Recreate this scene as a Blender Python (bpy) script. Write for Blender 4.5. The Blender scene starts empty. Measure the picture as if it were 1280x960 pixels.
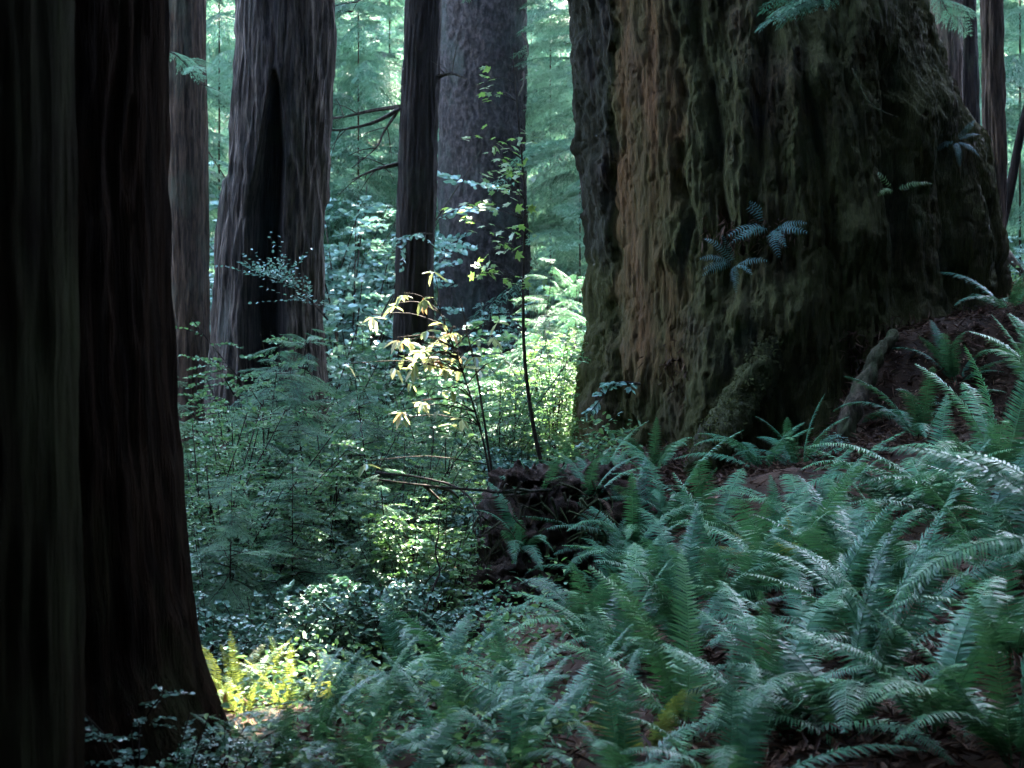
import bpy, math
import numpy as np
from mathutils import Vector

scene = bpy.context.scene
COL = scene.collection
PI = math.pi
F, CZ = 1758.0, 1.6           # focal length in photo pixels, eye height

# ------------------------------------------------------------------ helpers
def P(px, py, D):
    return np.array([(px - 640) / F * D, D, CZ - (py - 480) / F * D])

def sstep(a, b, v):
    t = np.clip((v - a) / (b - a), 0, 1)
    return t * t * (3 - 2 * t)

def _h(i, j, k):
    n = (i.astype(np.int64) * 73856093) ^ (j.astype(np.int64) * 19349663) ^ (k.astype(np.int64) * 83492791)
    n = n & 0x7fffffff
    n = ((n >> 13) ^ n) & 0x7fffffff
    n = (n * ((n * n * 15731 + 789221) & 0x7fffffff) + 1376312589) & 0x7fffffff
    return n / float(0x7fffffff) * 2 - 1

def vn(x, y, z):
    x, y, z = np.broadcast_arrays(np.asarray(x, float), np.asarray(y, float), np.asarray(z, float))
    i, j, k = np.floor(x), np.floor(y), np.floor(z)
    u, v, w = x - i, y - j, z - k
    u, v, w = u * u * (3 - 2 * u), v * v * (3 - 2 * v), w * w * (3 - 2 * w)
    i, j, k = i.astype(np.int64), j.astype(np.int64), k.astype(np.int64)
    r = 0
    for a in (0, 1):
        for b in (0, 1):
            for c in (0, 1):
                r = r + _h(i + a, j + b, k + c) * (u if a else 1 - u) * (v if b else 1 - v) * (w if c else 1 - w)
    return r

def fbm(x, y, z, o=4):
    s, a = 0, 1.0
    for q in range(o):
        s = s + a * vn(x * 2 ** q + 17.3 * q, y * 2 ** q + 5.1 * q, z * 2 ** q + 9.7 * q)
        a *= 0.5
    return s

def ground(x, y):
    x, y = np.broadcast_arrays(np.asarray(x, float), np.asarray(y, float))
    ramp = 0.25 + 0.75 * sstep(4, 12, y)
    xx = x + 0.2
    z = 0.20 * (np.sqrt(xx * xx + .3) + xx) / 2 * ramp
    z = np.minimum(z, 2.2 + 0.02 * x)
    near = 1 - sstep(18, 28, y)
    z = z + 0.35 * sstep(-0.7, 0.3, x) * sstep(10.2, 11.6, y) * near
    z = z + 0.35 * np.exp(-((x - .9) / 1.1) ** 2 - ((y - 13.6) / 1.3) ** 2)
    z = z + 0.9 * sstep(2.6, 3.6, x) * sstep(12.2, 13.2, y) * near
    z = z + 0.02 * np.maximum(y - 8, 0) * sstep(1, 4, x) * near
    z = z - 0.45 * sstep(0.35, -1.1, x) * sstep(6.5, 9.6, y) * (1 - sstep(18, 30, y))
    z = z + 0.06 * np.maximum(y - 22, 0) * sstep(40, 22, y) 
    z = z + np.where(y > 36, 0.5 * (y - 36) * sstep(36, 50, y), 0)
    z = z + 0.07 * fbm(x * .9, y * .9, 0.5, 3)
    return z

def g1(x, y):
    return float(ground(x, y))

def unit(a):
    return a / np.maximum(np.linalg.norm(a, axis=-1, keepdims=True), 1e-9)

class MB:
    """collects vertices, polygons, a per-vertex tint and builds ONE mesh"""
    def __init__(s):
        s.v, s.t, s.f, s.n = [], [], [], 0
    def add(s, v, faces, t=0.5):
        v = np.asarray(v, float).reshape(-1, 3)
        s.v.append(v)
        s.t.append(np.broadcast_to(np.asarray(t, float), (len(v),)).copy())
        for f in (faces if isinstance(faces, list) else [faces]):
            f = np.asarray(f, np.int64)
            if len(f): s.f.append(f + s.n)
        s.n += len(v)
    def mesh(s, name, mat, origin=(0, 0, 0), smooth=False):
        V = np.concatenate(s.v) - np.asarray(origin, float)
        T = np.concatenate(s.t)
        me = bpy.data.meshes.new(name)
        me.vertices.add(len(V)); me.vertices.foreach_set('co', V.astype(np.float32).ravel())
        L = np.concatenate([f.ravel() for f in s.f])
        tot = np.concatenate([np.full(len(f), f.shape[1]) for f in s.f])
        start = np.concatenate([[0], np.cumsum(tot)[:-1]])
        me.loops.add(len(L)); me.loops.foreach_set('vertex_index', L.astype(np.int32))
        me.polygons.add(len(tot))
        me.polygons.foreach_set('loop_start', start.astype(np.int32))
        me.polygons.foreach_set('loop_total', tot.astype(np.int32))
        me.polygons.foreach_set('use_smooth', np.full(len(tot), smooth))
        me.update(calc_edges=True)
        at = me.attributes.new('tint', 'FLOAT', 'POINT'); at.data.foreach_set('value', T.astype(np.float32))
        me.materials.append(mat)
        me.validate()
        return me
    def part(s, name, mat, parent, smooth=False):
        return child(name, s.mesh(name, mat, parent.location if parent else (0, 0, 0), smooth), parent)

def child(name, me, parent):
    o = bpy.data.objects.new(name, me); COL.objects.link(o)
    if parent is not None: o.parent = parent
    return o

def tag(o, label=None, cat=None, group=None, kind=None):
    if label: o['label'] = label
    if cat: o['category'] = cat
    if group: o['group'] = group
    if kind: o['kind'] = kind
    return o

def thing(name, label, cat, loc=(0, 0, 0), group=None):
    o = bpy.data.objects.new(name, None); COL.objects.link(o)
    o.location = tuple(float(c) for c in loc); o.empty_display_size = 0.2
    return tag(o, label, cat, group)

def tube(mb, pts, rad, n=6, t=0.5, cap=True):
    pts = np.asarray(pts, float); m = len(pts)
    rad = np.broadcast_to(np.asarray(rad, float), (m,))
    d = unit(np.gradient(pts, axis=0))
    ref = np.where(np.abs(d[:, 2:3]) > .9, np.array([[1., 0, 0]]), np.array([[0, 0, 1.]]))
    if np.abs(d[:, 2]).mean() > .6: ref = np.tile([[1., 0.05, 0]], (m, 1))
    else: ref = np.tile([[0.03, 0.02, 1.]], (m, 1))
    a = unit(np.cross(d, ref)); b = np.cross(d, a)
    th = np.arange(n) / n * 2 * PI
    v = pts[:, None] + rad[:, None, None] * (a[:, None] * np.cos(th)[None, :, None] + b[:, None] * np.sin(th)[None, :, None])
    i = np.arange(m - 1)[:, None] * n; j = np.arange(n)[None]
    q = np.stack([i + j, i + (j + 1) % n, i + n + (j + 1) % n, i + n + j], -1).reshape(-1, 4)
    fs = [q]
    if cap: fs += [np.arange(n)[None, ::-1], (np.arange(n) + (m - 1) * n)[None]]
    mb.add(v.reshape(-1, 3), fs, t)

def curve(ctrl, n=12):
    """smooth polyline through control points (Catmull-Rom)"""
    c = np.asarray(ctrl, float)
    c = np.concatenate([[2 * c[0] - c[1]], c, [2 * c[-1] - c[-2]]])
    out = []
    seg = len(c) - 3
    for k in range(n + 1):
        u = k / n * seg; i = min(int(u), seg - 1); t = u - i
        p0, p1, p2, p3 = c[i:i + 4]
        out.append(.5 * (2 * p1 + (p2 - p0) * t + (2 * p0 - 5 * p1 + 4 * p2 - p3) * t * t + (3 * p1 - p0 - 3 * p2 + p3) * t ** 3))
    return np.array(out)

def leaves(mb, pos, d, nrm, L, W, tint, fold=0.12, droop=0.15):
    """six-cornered leaves folded along the midrib"""
    N = len(pos); L = np.broadcast_to(L, (N,))[:, None]; W = np.broadcast_to(W, (N,))[:, None]
    d = unit(d); s = unit(np.cross(nrm, d)); n = np.cross(d, s)
    v = np.stack([pos,
                  pos + d * L * .32 + s * W * .5 + n * W * fold,
                  pos + d * L * .72 + s * W * .40 + n * (W * fold - droop * .5 * L),
                  pos + d * L - n * L * droop,
                  pos + d * L * .72 - s * W * .40 + n * (W * fold - droop * .5 * L),
                  pos + d * L * .32 - s * W * .5 + n * W * fold], 1)
    k = np.arange(N)[:, None] * 6
    mb.add(v.reshape(-1, 3), np.concatenate([k + np.array([[0, 1, 2, 3]]), k + np.array([[0, 3, 4, 5]])]), np.repeat(np.broadcast_to(tint, (N,)), 6))

def strips(mb, pos, d, s, L, W, tint, sag=0.1):
    """narrow pointed leaflets: one kinked diamond each"""
    N = len(pos); L = np.broadcast_to(L, (N,))[:, None]; W = np.broadcast_to(W, (N,))[:, None]
    v = np.stack([pos, pos + d * L * .45 + s * W * .5, pos + d * L - np.array([0, 0, 1.]) * L * sag, pos + d * L * .45 - s * W * .5], 1)
    k = np.arange(N)[:, None] * 4
    mb.add(v.reshape(-1, 3), k + np.array([[0, 1, 2, 3]]), np.repeat(np.broadcast_to(tint, (N,)), 4))

# ---------------------------------------------------------------- materials
def newmat(name):
    m = bpy.data.materials.new(name); m.use_nodes = True
    nt = m.node_tree; nt.nodes.clear()
    return m, nt, nt.nodes.new('ShaderNodeOutputMaterial')

def ramp(nt, fac, stops):
    r = nt.nodes.new('ShaderNodeValToRGB')
    el = r.color_ramp.elements
    while len(el) < len(stops): el.new(0.5)
    for e, (p, c) in zip(el, stops): e.position = p; e.color = (*c, 1)
    nt.links.new(fac, r.inputs[0]); return r.outputs[0]

def leafmat(name, stops, rough=.4, trans=.3, tcol=(.10, .17, .03), spec=.5):
    m, nt, out = newmat(name); N = nt.nodes.new; K = nt.links.new
    at = N('ShaderNodeAttribute'); at.attribute_name = 'tint'
    oi = N('ShaderNodeObjectInfo')
    mx = N('ShaderNodeMath'); mx.operation = 'MULTIPLY_ADD'; K(oi.outputs['Random'], mx.inputs[0]); mx.inputs[1].default_value = .36; mx.inputs[2].default_value = -.18
    ad = N('ShaderNodeMath'); ad.operation = 'ADD'; ad.use_clamp = True; sh = N('ShaderNodeMath'); sh.operation = 'ADD'; sc_ = N('ShaderNodeSeparateColor'); K(oi.outputs['Color'], sc_.inputs[0]); K(sc_.outputs[0], sh.inputs[0]); sh.inputs[1].default_value = -1
    s2_ = N('ShaderNodeMath'); s2_.operation = 'ADD'; K(sh.outputs[0], s2_.inputs[0]); K(mx.outputs[0], s2_.inputs[1])
    K(at.outputs['Fac'], ad.inputs[0]); K(s2_.outputs[0], ad.inputs[1])
    c = ramp(nt, ad.outputs[0], stops)
    p = N('ShaderNodeBsdfPrincipled'); K(c, p.inputs['Base Color']); p.inputs['Roughness'].default_value = rough
    p.inputs['Specular IOR Level'].default_value = spec
    tr = N('ShaderNodeBsdfTranslucent')
    mc = N('ShaderNodeMix'); mc.data_type = 'RGBA'; mc.inputs[0].default_value = .6; K(c, mc.inputs[6]); mc.inputs[7].default_value = (*tcol, 1); K(mc.outputs[2], tr.inputs['Color'])
    ms = N('ShaderNodeMixShader'); ms.inputs[0].default_value = trans
    K(p.outputs[0], ms.inputs[1]); K(tr.outputs[0], ms.inputs[2]); K(ms.outputs[0], out.inputs[0])
    return m

def barkmat(name, dark, light, moss=(.035, .05, .015), moss_amt=.3, sx=14, sz=.9, bump=.6, spec=.12):
    m, nt, out = newmat(name); N = nt.nodes.new; K = nt.links.new
    tc = N('ShaderNodeTexCoord')
    def noise(sc, detail=6, rough=.6, dist=0):
        mp = N('ShaderNodeMapping'); mp.inputs['Scale'].default_value = sc; K(tc.outputs['Object'], mp.inputs[0])
        n = N('ShaderNodeTexNoise'); n.inputs['Scale'].default_value = 1; n.inputs['Detail'].default_value = detail
        n.inputs['Roughness'].default_value = rough; n.inputs['Distortion'].default_value = dist
        K(mp.outputs[0], n.inputs['Vector']); return n.outputs['Fac']
    fib = noise((sx, sx, sz), 8, .65, .3)
    fine = noise((sx * 5, sx * 5, sz * 4), 5, .7)
    c = ramp(nt, fib, [(.41, dark), (.50, tuple(.55 * v for v in light)), (.60, light)])
    pl = noise((1.3, 1.3, .7), 5, .6)
    mk = N('ShaderNodeMapRange'); K(pl, mk.inputs[0]); mk.inputs[1].default_value = .62 - .3 * moss_amt; mk.inputs[2].default_value = .78 - .3 * moss_amt; mk.inputs[4].default_value = .8
    mx = N('ShaderNodeMix'); mx.data_type = 'RGBA'; K(mk.outputs[0], mx.inputs[0]); K(c, mx.inputs[6])
    mo = ramp(nt, fine, [(.3, tuple(.45 * v for v in moss)), (.7, tuple(1.5 * v for v in moss))]); K(mo, mx.inputs[7])
    # pale flecks of lichen and torn fibre
    fl = noise((sx * 1.6, sx * 1.6, sz * 2.2), 3, .5)
    fm = N('ShaderNodeMapRange'); K(fl, fm.inputs[0]); fm.inputs[1].default_value = .66; fm.inputs[2].default_value = .74; fm.inputs[4].default_value = .35
    m2 = N('ShaderNodeMix'); m2.data_type = 'RGBA'; K(fm.outputs[0], m2.inputs[0]); K(mx.outputs[2], m2.inputs[6]); m2.inputs[7].default_value = (*[1.7 * v for v in light], 1)
    at = N('ShaderNodeAttribute'); at.attribute_name = 'tint'   # 0.5 bark; towards 1 bare wood; towards 0 charcoal
    w = N('ShaderNodeMapRange'); K(at.outputs['Fac'], w.inputs[0]); w.inputs[1].default_value = .55; w.inputs[2].default_value = 1
    wood = ramp(nt, fib, [(.3, (.048, .022, .009)), (.7, (.175, .078, .028))])
    m3 = N('ShaderNodeMix'); m3.data_type = 'RGBA'; K(w.outputs[0], m3.inputs[0]); K(m2.outputs[2], m3.inputs[6]); K(wood, m3.inputs[7])
    ch = N('ShaderNodeMapRange'); K(at.outputs['Fac'], ch.inputs[0]); ch.inputs[1].default_value = .45; ch.inputs[2].default_value = 0
    m4 = N('ShaderNodeMix'); m4.data_type = 'RGBA'; K(ch.outputs[0], m4.inputs[0]); K(m3.outputs[2], m4.inputs[6]); m4.inputs[7].default_value = (.009, .008, .008, 1)
    p = N('ShaderNodeBsdfPrincipled'); K(m4.outputs[2], p.inputs['Base Color']); p.inputs['Roughness'].default_value = .9; p.inputs['Specular IOR Level'].default_value = spec
    b = N('ShaderNodeBump'); b.inputs['Strength'].default_value = bump; b.inputs['Distance'].default_value = .045
    sm = N('ShaderNodeMath'); sm.operation = 'MULTIPLY_ADD'; K(fine, sm.inputs[0]); sm.inputs[1].default_value = .35; K(fib, sm.inputs[2])
    K(sm.outputs[0], b.inputs['Height']); K(b.outputs[0], p.inputs['Normal']); K(p.outputs[0], out.inputs[0])
    return m

def earthmat(name, stops, sc=6, bump=.7):
    m, nt, out = newmat(name); N = nt.nodes.new; K = nt.links.new
    tc = N('ShaderNodeTexCoord'); n = N('ShaderNodeTexNoise'); n.inputs['Scale'].default_value = sc; n.inputs['Detail'].default_value = 9; n.inputs['Roughness'].default_value = .7
    K(tc.outputs['Object'], n.inputs['Vector'])
    c = ramp(nt, n.outputs['Fac'], stops)
    p = N('ShaderNodeBsdfPrincipled'); K(c, p.inputs['Base Color']); p.inputs['Roughness'].default_value = .95; p.inputs['Specular IOR Level'].default_value = .15
    b = N('ShaderNodeBump'); b.inputs['Strength'].default_value = bump; b.inputs['Distance'].default_value = .05; K(n.outputs['Fac'], b.inputs['Height']); K(b.outputs[0], p.inputs['Normal'])
    K(p.outputs[0], out.inputs[0]); return m

M = {}
M['fern'] = leafmat('fern_green', [(0, (.014, .058, .034)), (.5, (.036, .132, .068)), (1, (.085, .210, .085))], .45, .22, (.06, .15, .03), .14)
M['fern_young'] = leafmat('fern_yellow_green', [(0, (.035, .09, .022)), (.5, (.095, .15, .030)), (1, (.17, .18, .04))], .5, .4, (.19, .20, .03), .3)
M['fern_dead'] = leafmat('fern_dead_brown', [(0, (.04, .022, .012)), (.5, (.085, .045, .022)), (1, (.14, .08, .04))], .7, .2, (.15, .07, .03), .2)
M['hemlock'] = leafmat('hemlock_needles', [(0, (.024, .070, .046)), (.5, (.064, .172, .104)), (1, (.13, .26, .120))], .45, .25, (.06, .15, .06), .25)
M['hemlock_far'] = leafmat('far_hemlock_needles', [(0, (.018, .055, .038)), (.5, (.062, .152, .098)), (1, (.15, .275, .175))], .5, .45, (.10, .22, .11), .3)
M['shrub'] = leafmat('huckleberry_leaves', [(0, (.030, .090, .050)), (.5, (.074, .185, .092)), (1, (.16, .28, .085))], .5, .28, (.10, .19, .04), .25)
M['salal'] = leafmat('salal_leaves', [(0, (.026, .075, .052)), (.5, (.060, .150, .104)), (1, (.11, .21, .14))], .45, .15, (.05, .13, .05), .28)
M['maple'] = leafmat('maple_leaves', [(0, (.05, .12, .03)), (.5, (.09, .19, .045)), (1, (.15, .25, .06))], .45, .4, (.16, .27, .04))
M['bluish'] = leafmat('sky_paled_shrub_leaves', [(0, (.06, .15, .12)), (.5, (.12, .25, .20)), (1, (.20, .34, .28))], .32, .28, (.11, .22, .12), .8)  # paleness partly paints in the sky's reflection on the leaves
M['bluish2'] = leafmat('soft_shrub_leaves', [(0, (.034, .10, .062)), (.5, (.075, .175, .11)), (1, (.13, .25, .13))], .42, .25, (.08, .17, .05), .5)
M['epiphyte'] = leafmat('leather_fern_leaves', [(0, (.035, .085, .070)), (.5, (.075, .160, .130)), (1, (.12, .23, .19))], .5, .2, (.07, .15, .08), .3)
M['bush_green'] = leafmat('fresh_bush_leaves', [(0, (.035, .095, .035)), (.5, (.065, .155, .050)), (1, (.12, .22, .06))], .5, .28, (.09, .18, .04), .25)
M['rhodo'] = leafmat('rhododendron_leaves', [(0, (.045, .10, .03)), (.35, (.11, .19, .06)), (.75, (.42, .43, .27)), (.9, (.50, .44, .30)), (1, (.42, .09, .03))], .3, .3, (.36, .36, .14), .6)  # whitish stops paint in the bleached look of sunlit leaves
M['moss'] = leafmat('moss', [(0, (.02, .022, .008)), (1, (.065, .07, .02))], .9, .1, (.06, .07, .02), .1)
M['canopy'] = leafmat('dark_canopy', [(0, (.012, .03, .018)), (1, (.03, .06, .03))], .6, .05, (.03, .06, .02))
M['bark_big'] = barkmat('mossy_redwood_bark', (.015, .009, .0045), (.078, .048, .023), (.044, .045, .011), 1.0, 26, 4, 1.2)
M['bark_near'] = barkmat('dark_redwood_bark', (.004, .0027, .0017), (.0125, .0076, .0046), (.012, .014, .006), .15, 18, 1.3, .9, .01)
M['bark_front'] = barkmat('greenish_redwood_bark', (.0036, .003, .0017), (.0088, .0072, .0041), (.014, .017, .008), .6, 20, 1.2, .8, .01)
M['bark_mid'] = barkmat('brown_redwood_bark', (.014, .009, .006), (.060, .037, .024), (.04, .045, .03), .3, 22, 2.2, 1.0)
M['bark_burnt'] = barkmat('grey_weathered_bark', (.018, .014, .012), (.094, .070, .056), (.05, .055, .045), .25, 20, 2.0, 1.0)
M['bark_dark'] = barkmat('blackish_bark', (.005, .0035, .0026), (.014, .009, .0065), (.03, .035, .02), .15, 24, 3, .9)
M['bark_grey'] = barkmat('grey_lichen_bark', (.013, .011, .011), (.044, .036, .035), (.035, .043, .036), .35, 13, 8, 1.0)
M['bark_far'] = barkmat('far_redwood_bark', (.028, .019, .014), (.105, .070, .050), (.045, .05, .03), .2, 18, 2, .9)
M['twig'] = barkmat('twig_bark', (.016, .012, .010), (.050, .038, .030), (.03, .04, .02), .25, 40, 8, .5)
M['root'] = barkmat('weathered_root', (.020, .014, .009), (.060, .043, .027), (.04, .055, .02), .6, 22, 6, .7)
M['mossroot'] = barkmat('moss_covered_root', (.014, .011, .007), (.045, .036, .022), (.040, .044, .013), .95, 18, 5, 1.0)
M['earth'] = earthmat('dark_root_earth', [(.3, (.010, .007, .005)), (.5, (.032, .020, .014)), (.72, (.062, .036, .022))], 15, 1.0)
M['ground'] = earthmat('forest_soil', [(.3, (.016, .011, .008)), (.55, (.040, .022, .013)), (.75, (.075, .042, .024))], 3)
M['litter'] = leafmat('needle_litter', [(0, (.025, .012, .007)), (.5, (.065, .031, .017)), (1, (.14, .080, .046))], .8, .05, (.1, .05, .03), .2)

# --------------------------------------------------------------------- light
SUN_EL, SUN_AZ = math.radians(50), math.radians(11)      # azimuth from +Y (into the picture) towards +X
SUN = np.array([math.sin(SUN_AZ) * math.cos(SUN_EL), math.cos(SUN_AZ) * math.cos(SUN_EL), math.sin(SUN_EL)])
W = bpy.data.worlds.new('World'); scene.world = W; W.use_nodes = True
nt = W.node_tree; bg = nt.nodes['Background']
sky = nt.nodes.new('ShaderNodeTexSky'); sky.sky_type = 'NISHITA'; sky.sun_disc = False
sky.sun_elevation = SUN_EL; sky.sun_rotation = SUN_AZ
nt.links.new(sky.outputs[0], bg.inputs[0]); bg.inputs[1].default_value = 0.13
ld = bpy.data.lights.new('sun', 'SUN'); ld.energy = 5.0; ld.angle = math.radians(.5); ld.color = (1, .93, .80)
lo = bpy.data.objects.new('sun', ld); COL.objects.link(lo)
lo.rotation_euler = Vector(-SUN).to_track_quat('-Z', 'Y').to_euler(); lo.location = (5, 30, 40)

# places the sun reaches through openings cut in crowns and added foliage: (point, radius of the opening)
HOLES = [(P(530, 445, 10.5), .28), (P(500, 425, 10.5), .22), (P(560, 435, 10.5), .22), (P(468, 400, 10.5), .18), (P(598, 464, 10.5), .18), (P(502, 372, 10.5), .16), (P(512, 510, 10.5), .2), (P(655, 365, 11.1), .05),
         (P(695, 400, 20), 1.8), (P(672, 385, 22), .9), (P(650, 420, 18), .5), (P(690, 460, 16), .9), (P(640, 390, 21), .5),
         (P(312, 880, 6.7), .30), (P(350, 890, 7.0), .28), (P(400, 900, 7.4), .15),
         (P(430, 460, 24), .8), (P(610, 560, 11), .25)]
HP = np.array([h[0] for h in HOLES]); HR = np.array([h[1] for h in HOLES])

def sun_open(c, pad=.45):
    """True where a leaf at c would lie in one of the openings towards the sun"""
    d = c[:, None] - HP[None]
    t = d @ SUN
    r = np.linalg.norm(d - t[..., None] * SUN, axis=-1)
    return ((r < HR + pad) & (t > 1.5)).any(1)

# ------------------------------------------------------------------- setting
def build_ground():
    xs = np.concatenate([np.linspace(-90, -9, 40)[:-1], np.linspace(-9, 9, 260), np.linspace(9, 90, 40)[1:]])
    ys = np.concatenate([np.linspace(-40, 2, 20)[:-1], np.linspace(2, 24, 300), np.linspace(24, 150, 70)[1:]])
    X, Y = np.meshgrid(xs, ys)
    Z = ground(X, Y) + (.035 * fbm(X * 4, Y * 4, 1.5, 4) + .05 * np.maximum(0, fbm(X * 2.2, Y * 2.2, 4.5, 5)) * (X > 1)) * ((Y > 2) & (Y < 26))
    mb = MB(); nx, ny = len(xs), len(ys)
    i = np.arange(ny - 1)[:, None] * nx; j = np.arange(nx - 1)[None]
    mb.add(np.stack([X, Y, Z], -1).reshape(-1, 3), np.stack([i + j, i + j + 1, i + nx + j + 1, i + nx + j], -1).reshape(-1, 4))
    tag(mb.part('ground', M['ground'], None, True), kind='structure')
build_ground()

# -------------------------------------------------------------------- trunks
def trunk(root, mat, sil, D, nth=120, dz=.05, ztop=30, amp=.03, freq=7, seed=0, extra=None, top_r=.35, lump=.0, zlow=None, part='trunk', zf=1.8):
    """sil: (row, left column, right column) in the photograph, converted to real metres at distance D"""
    sil = sorted(sil, key=lambda s: -s[0])
    z = np.array([CZ - (s[0] - 480) / F * D for s in sil]); l = np.array([(s[1] - 640) / F * D for s in sil]); r = np.array([(s[2] - 640) / F * D for s in sil])
    z0 = z[0] if zlow is None else zlow
    zvis = CZ + 500 / F * D
    zs = np.concatenate([np.arange(z0, zvis, dz), np.linspace(zvis, ztop, 24)])
    s1 = max((z[-1] - z[-3]), .1) if len(z) > 2 else 1
    L = np.interp(zs, z, l); R = np.interp(zs, z, r)
    cx, rad = (L + R) / 2, (R - L) / 2
    up = np.clip((zs - z[-1]) / (ztop - z[-1]), 0, 1)
    rad = rad * (1 - (1 - top_r) * up)
    if zlow is not None and zlow < z[0]:
        dn = np.clip((z[0] - zs) / .8, 0, 1); rad = rad * (1 + .12 * dn)
    th = np.arange(nth) / nth * 2 * PI             # 0 = +X, 3/2 pi = towards the camera
    TH, ZZ = np.meshgrid(th, zs)
    RR = np.broadcast_to(rad[:, None], TH.shape).copy()
    c, s = np.cos(TH), np.sin(TH)
    o = seed * 31.7
    a = vn(c * freq * RR + o, s * freq * RR + o, ZZ * .55 * zf + 3 * vn(c * 2 + o, s * 2, ZZ * .3))
    b = vn(c * freq * 2.3 * RR + o, s * freq * 2.3 * RR + o, ZZ * 1.1 * zf)
    e = vn(c * freq * 5 * RR + o, s * freq * 5 * RR, ZZ * 2.6 * zf + o)
    RR += amp * ((1 - 2 * np.abs(a)) + .55 * (1 - 2 * np.abs(b)) + .5 * e) - amp * .6
    if lump: RR += lump * fbm(c * 1.6 * rad.mean() + o, s * 1.6 * rad.mean(), ZZ * .9, 4)
    T = np.full(TH.shape, .5)
    if extra: RR, T = extra(TH, ZZ, RR, T, cx, D, rad)
    X = cx[:, None] + RR * c; Y = D + RR * s
    m, n = TH.shape
    mb = MB(); i = np.arange(m - 1)[:, None] * n; j = np.arange(n)[None]
    q = np.stack([i + j, i + (j + 1) % n, i + n + (j + 1) % n, i + n + j], -1).reshape(-1, 4)
    mb.add(np.stack([X, Y, ZZ], -1).reshape(-1, 3), [q, (np.arange(n) + (m - 1) * n)[None]], T.ravel())
    mb.part(part, mat, root, True)
    return lambda zz: (np.interp(zz, zs, cx), np.interp(zz, zs, rad))

def clump_quads(mb, ctr, size, n, rng, leaf=.55, t=.5, holes=True):
    """n bough-sized leafy pieces filling an ellipsoid, leaving the sun openings free"""
    p = rng.normal(size=(n, 3)); p = unit(p) * rng.random((n, 1)) ** (1 / 3.)
    c = np.asarray(ctr) + p * np.asarray(size)
    if holes: c = c[~sun_open(c, leaf * .9)]
    n = len(c)
    d = unit(rng.normal(size=(n, 3)) * [1, 1, .35]); nr = unit(rng.normal(size=(n, 3)) + [0, 0, 1.2])
    leaves(mb, c, d, nr, rng.uniform(.9, 1.7, n) * leaf, rng.uniform(.6, 1., n) * leaf, rng.random(n), .1, .25)

def crown(root, ctr, size, n, seed, leaf=.55):
    mb = MB(); rng = np.random.default_rng(seed)
    clump_quads(mb, ctr, size, n, rng, leaf)
    mb.part('crown', M['canopy'], root)

def base(px, D):
    x = (px - 640) / F * D
    return (x, D, g1(x, D))

# 1 nearest trunk, cut by the left edge
r = thing('redwood_tree', 'greenish nearly black redwood trunk nearest of all, cut by the left edge', 'tree', base(-110, 4.0))
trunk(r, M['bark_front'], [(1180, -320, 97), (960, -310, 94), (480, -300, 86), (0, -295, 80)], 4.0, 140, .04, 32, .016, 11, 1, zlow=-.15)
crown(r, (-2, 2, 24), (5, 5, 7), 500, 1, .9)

# 2 second dark trunk
def near_extra(TH, ZZ, RR, T, cx, D, rad):
    # torn bark flap and root swellings low on the right side
    k = np.exp(-((TH % (2 * PI) - 2 * PI + .25) ** 2) / .05) + np.exp(-((TH + .02) ** 2) / .08)
    RR = RR + .05 * k * sstep(.45, .1, ZZ) + .03 * np.exp(-((TH - 6.05) ** 2) / .02) * sstep(.75, .6, ZZ)
    fl = np.maximum(0, vn(np.cos(TH) * 5, np.sin(TH) * 5, 1.3)) * sstep(.55, -.05, ZZ)
    return RR + .14 * fl, T
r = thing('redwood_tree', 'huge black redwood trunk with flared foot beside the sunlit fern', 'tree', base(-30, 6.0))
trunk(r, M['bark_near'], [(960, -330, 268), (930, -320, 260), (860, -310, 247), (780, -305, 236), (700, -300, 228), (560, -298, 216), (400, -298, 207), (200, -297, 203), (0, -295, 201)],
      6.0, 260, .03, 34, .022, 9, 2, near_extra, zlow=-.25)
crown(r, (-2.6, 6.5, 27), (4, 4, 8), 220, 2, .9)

# 3 slender pale brown trunk behind
r = thing('redwood_tree', 'slim straight brown redwood trunk between the black trunk and the fire hollowed trunk', 'tree', base(236, 22))
trunk(r, M['bark_mid'], [(560, 212, 266), (470, 213, 262), (250, 208, 260), (0, 204, 256)], 22, 90, .06, 34, .018, 9, 3, zlow=-.6)
crown(r, (-5.2, 23, 29), (3, 3, 7), 200, 3, .8)

# 4 fire hollowed trunk
def burnt_extra(TH, ZZ, RR, T, cx, D, rad):
    py = 480 - (ZZ - CZ) / D * F
    lc = np.interp(py, [100, 130, 200, 260, 350, 480, 560], [351, 345, 333, 320, 316, 312, 308])
    rc = np.interp(py, [100, 130, 200, 260, 350, 480, 560], [355, 361, 367, 364, 366, 368, 370])
    px = (cx[:, None] + RR * np.cos(TH)) / D * F + 640
    front = np.sin(TH) < 0
    inside = front & (py > 100) & (px > lc) & (px < rc)
    w = np.where(front, sstep(-1, 2, np.minimum(px - lc, rc - px)) * sstep(100, 112, py), 0)
    RR = RR * (1 - .6 * w)
    T = T - .5 * w + .03 * front * (1 - w)
    near = np.where(front & (py > 95), np.exp(-np.maximum(np.maximum(lc - px, px - rc), 0) ** 2 / 30.), 0)
    T = np.minimum(T, .5 - .15 * near)
    # ragged slab ending on the left flank, loose bark strip on the right
    RR = RR + .07 * np.exp(-((TH - PI - .1) ** 2) / .12) * sstep(220, 228, py)
    RR = RR + .05 * np.exp(-(np.minimum(TH, 2 * PI - TH) ** 2) / .03) * sstep(258, 250, py)
    # grooves beside the scar
    RR = RR - .05 * np.exp(-((px - 352 - (py - 60) * .01) ** 2) / 20.) * front * sstep(110, 60, py)
    return RR, T
r = thing('redwood_tree', 'fire scarred redwood with a tall black triangular hollow at its foot', 'tree', base(345, 17))
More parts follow.
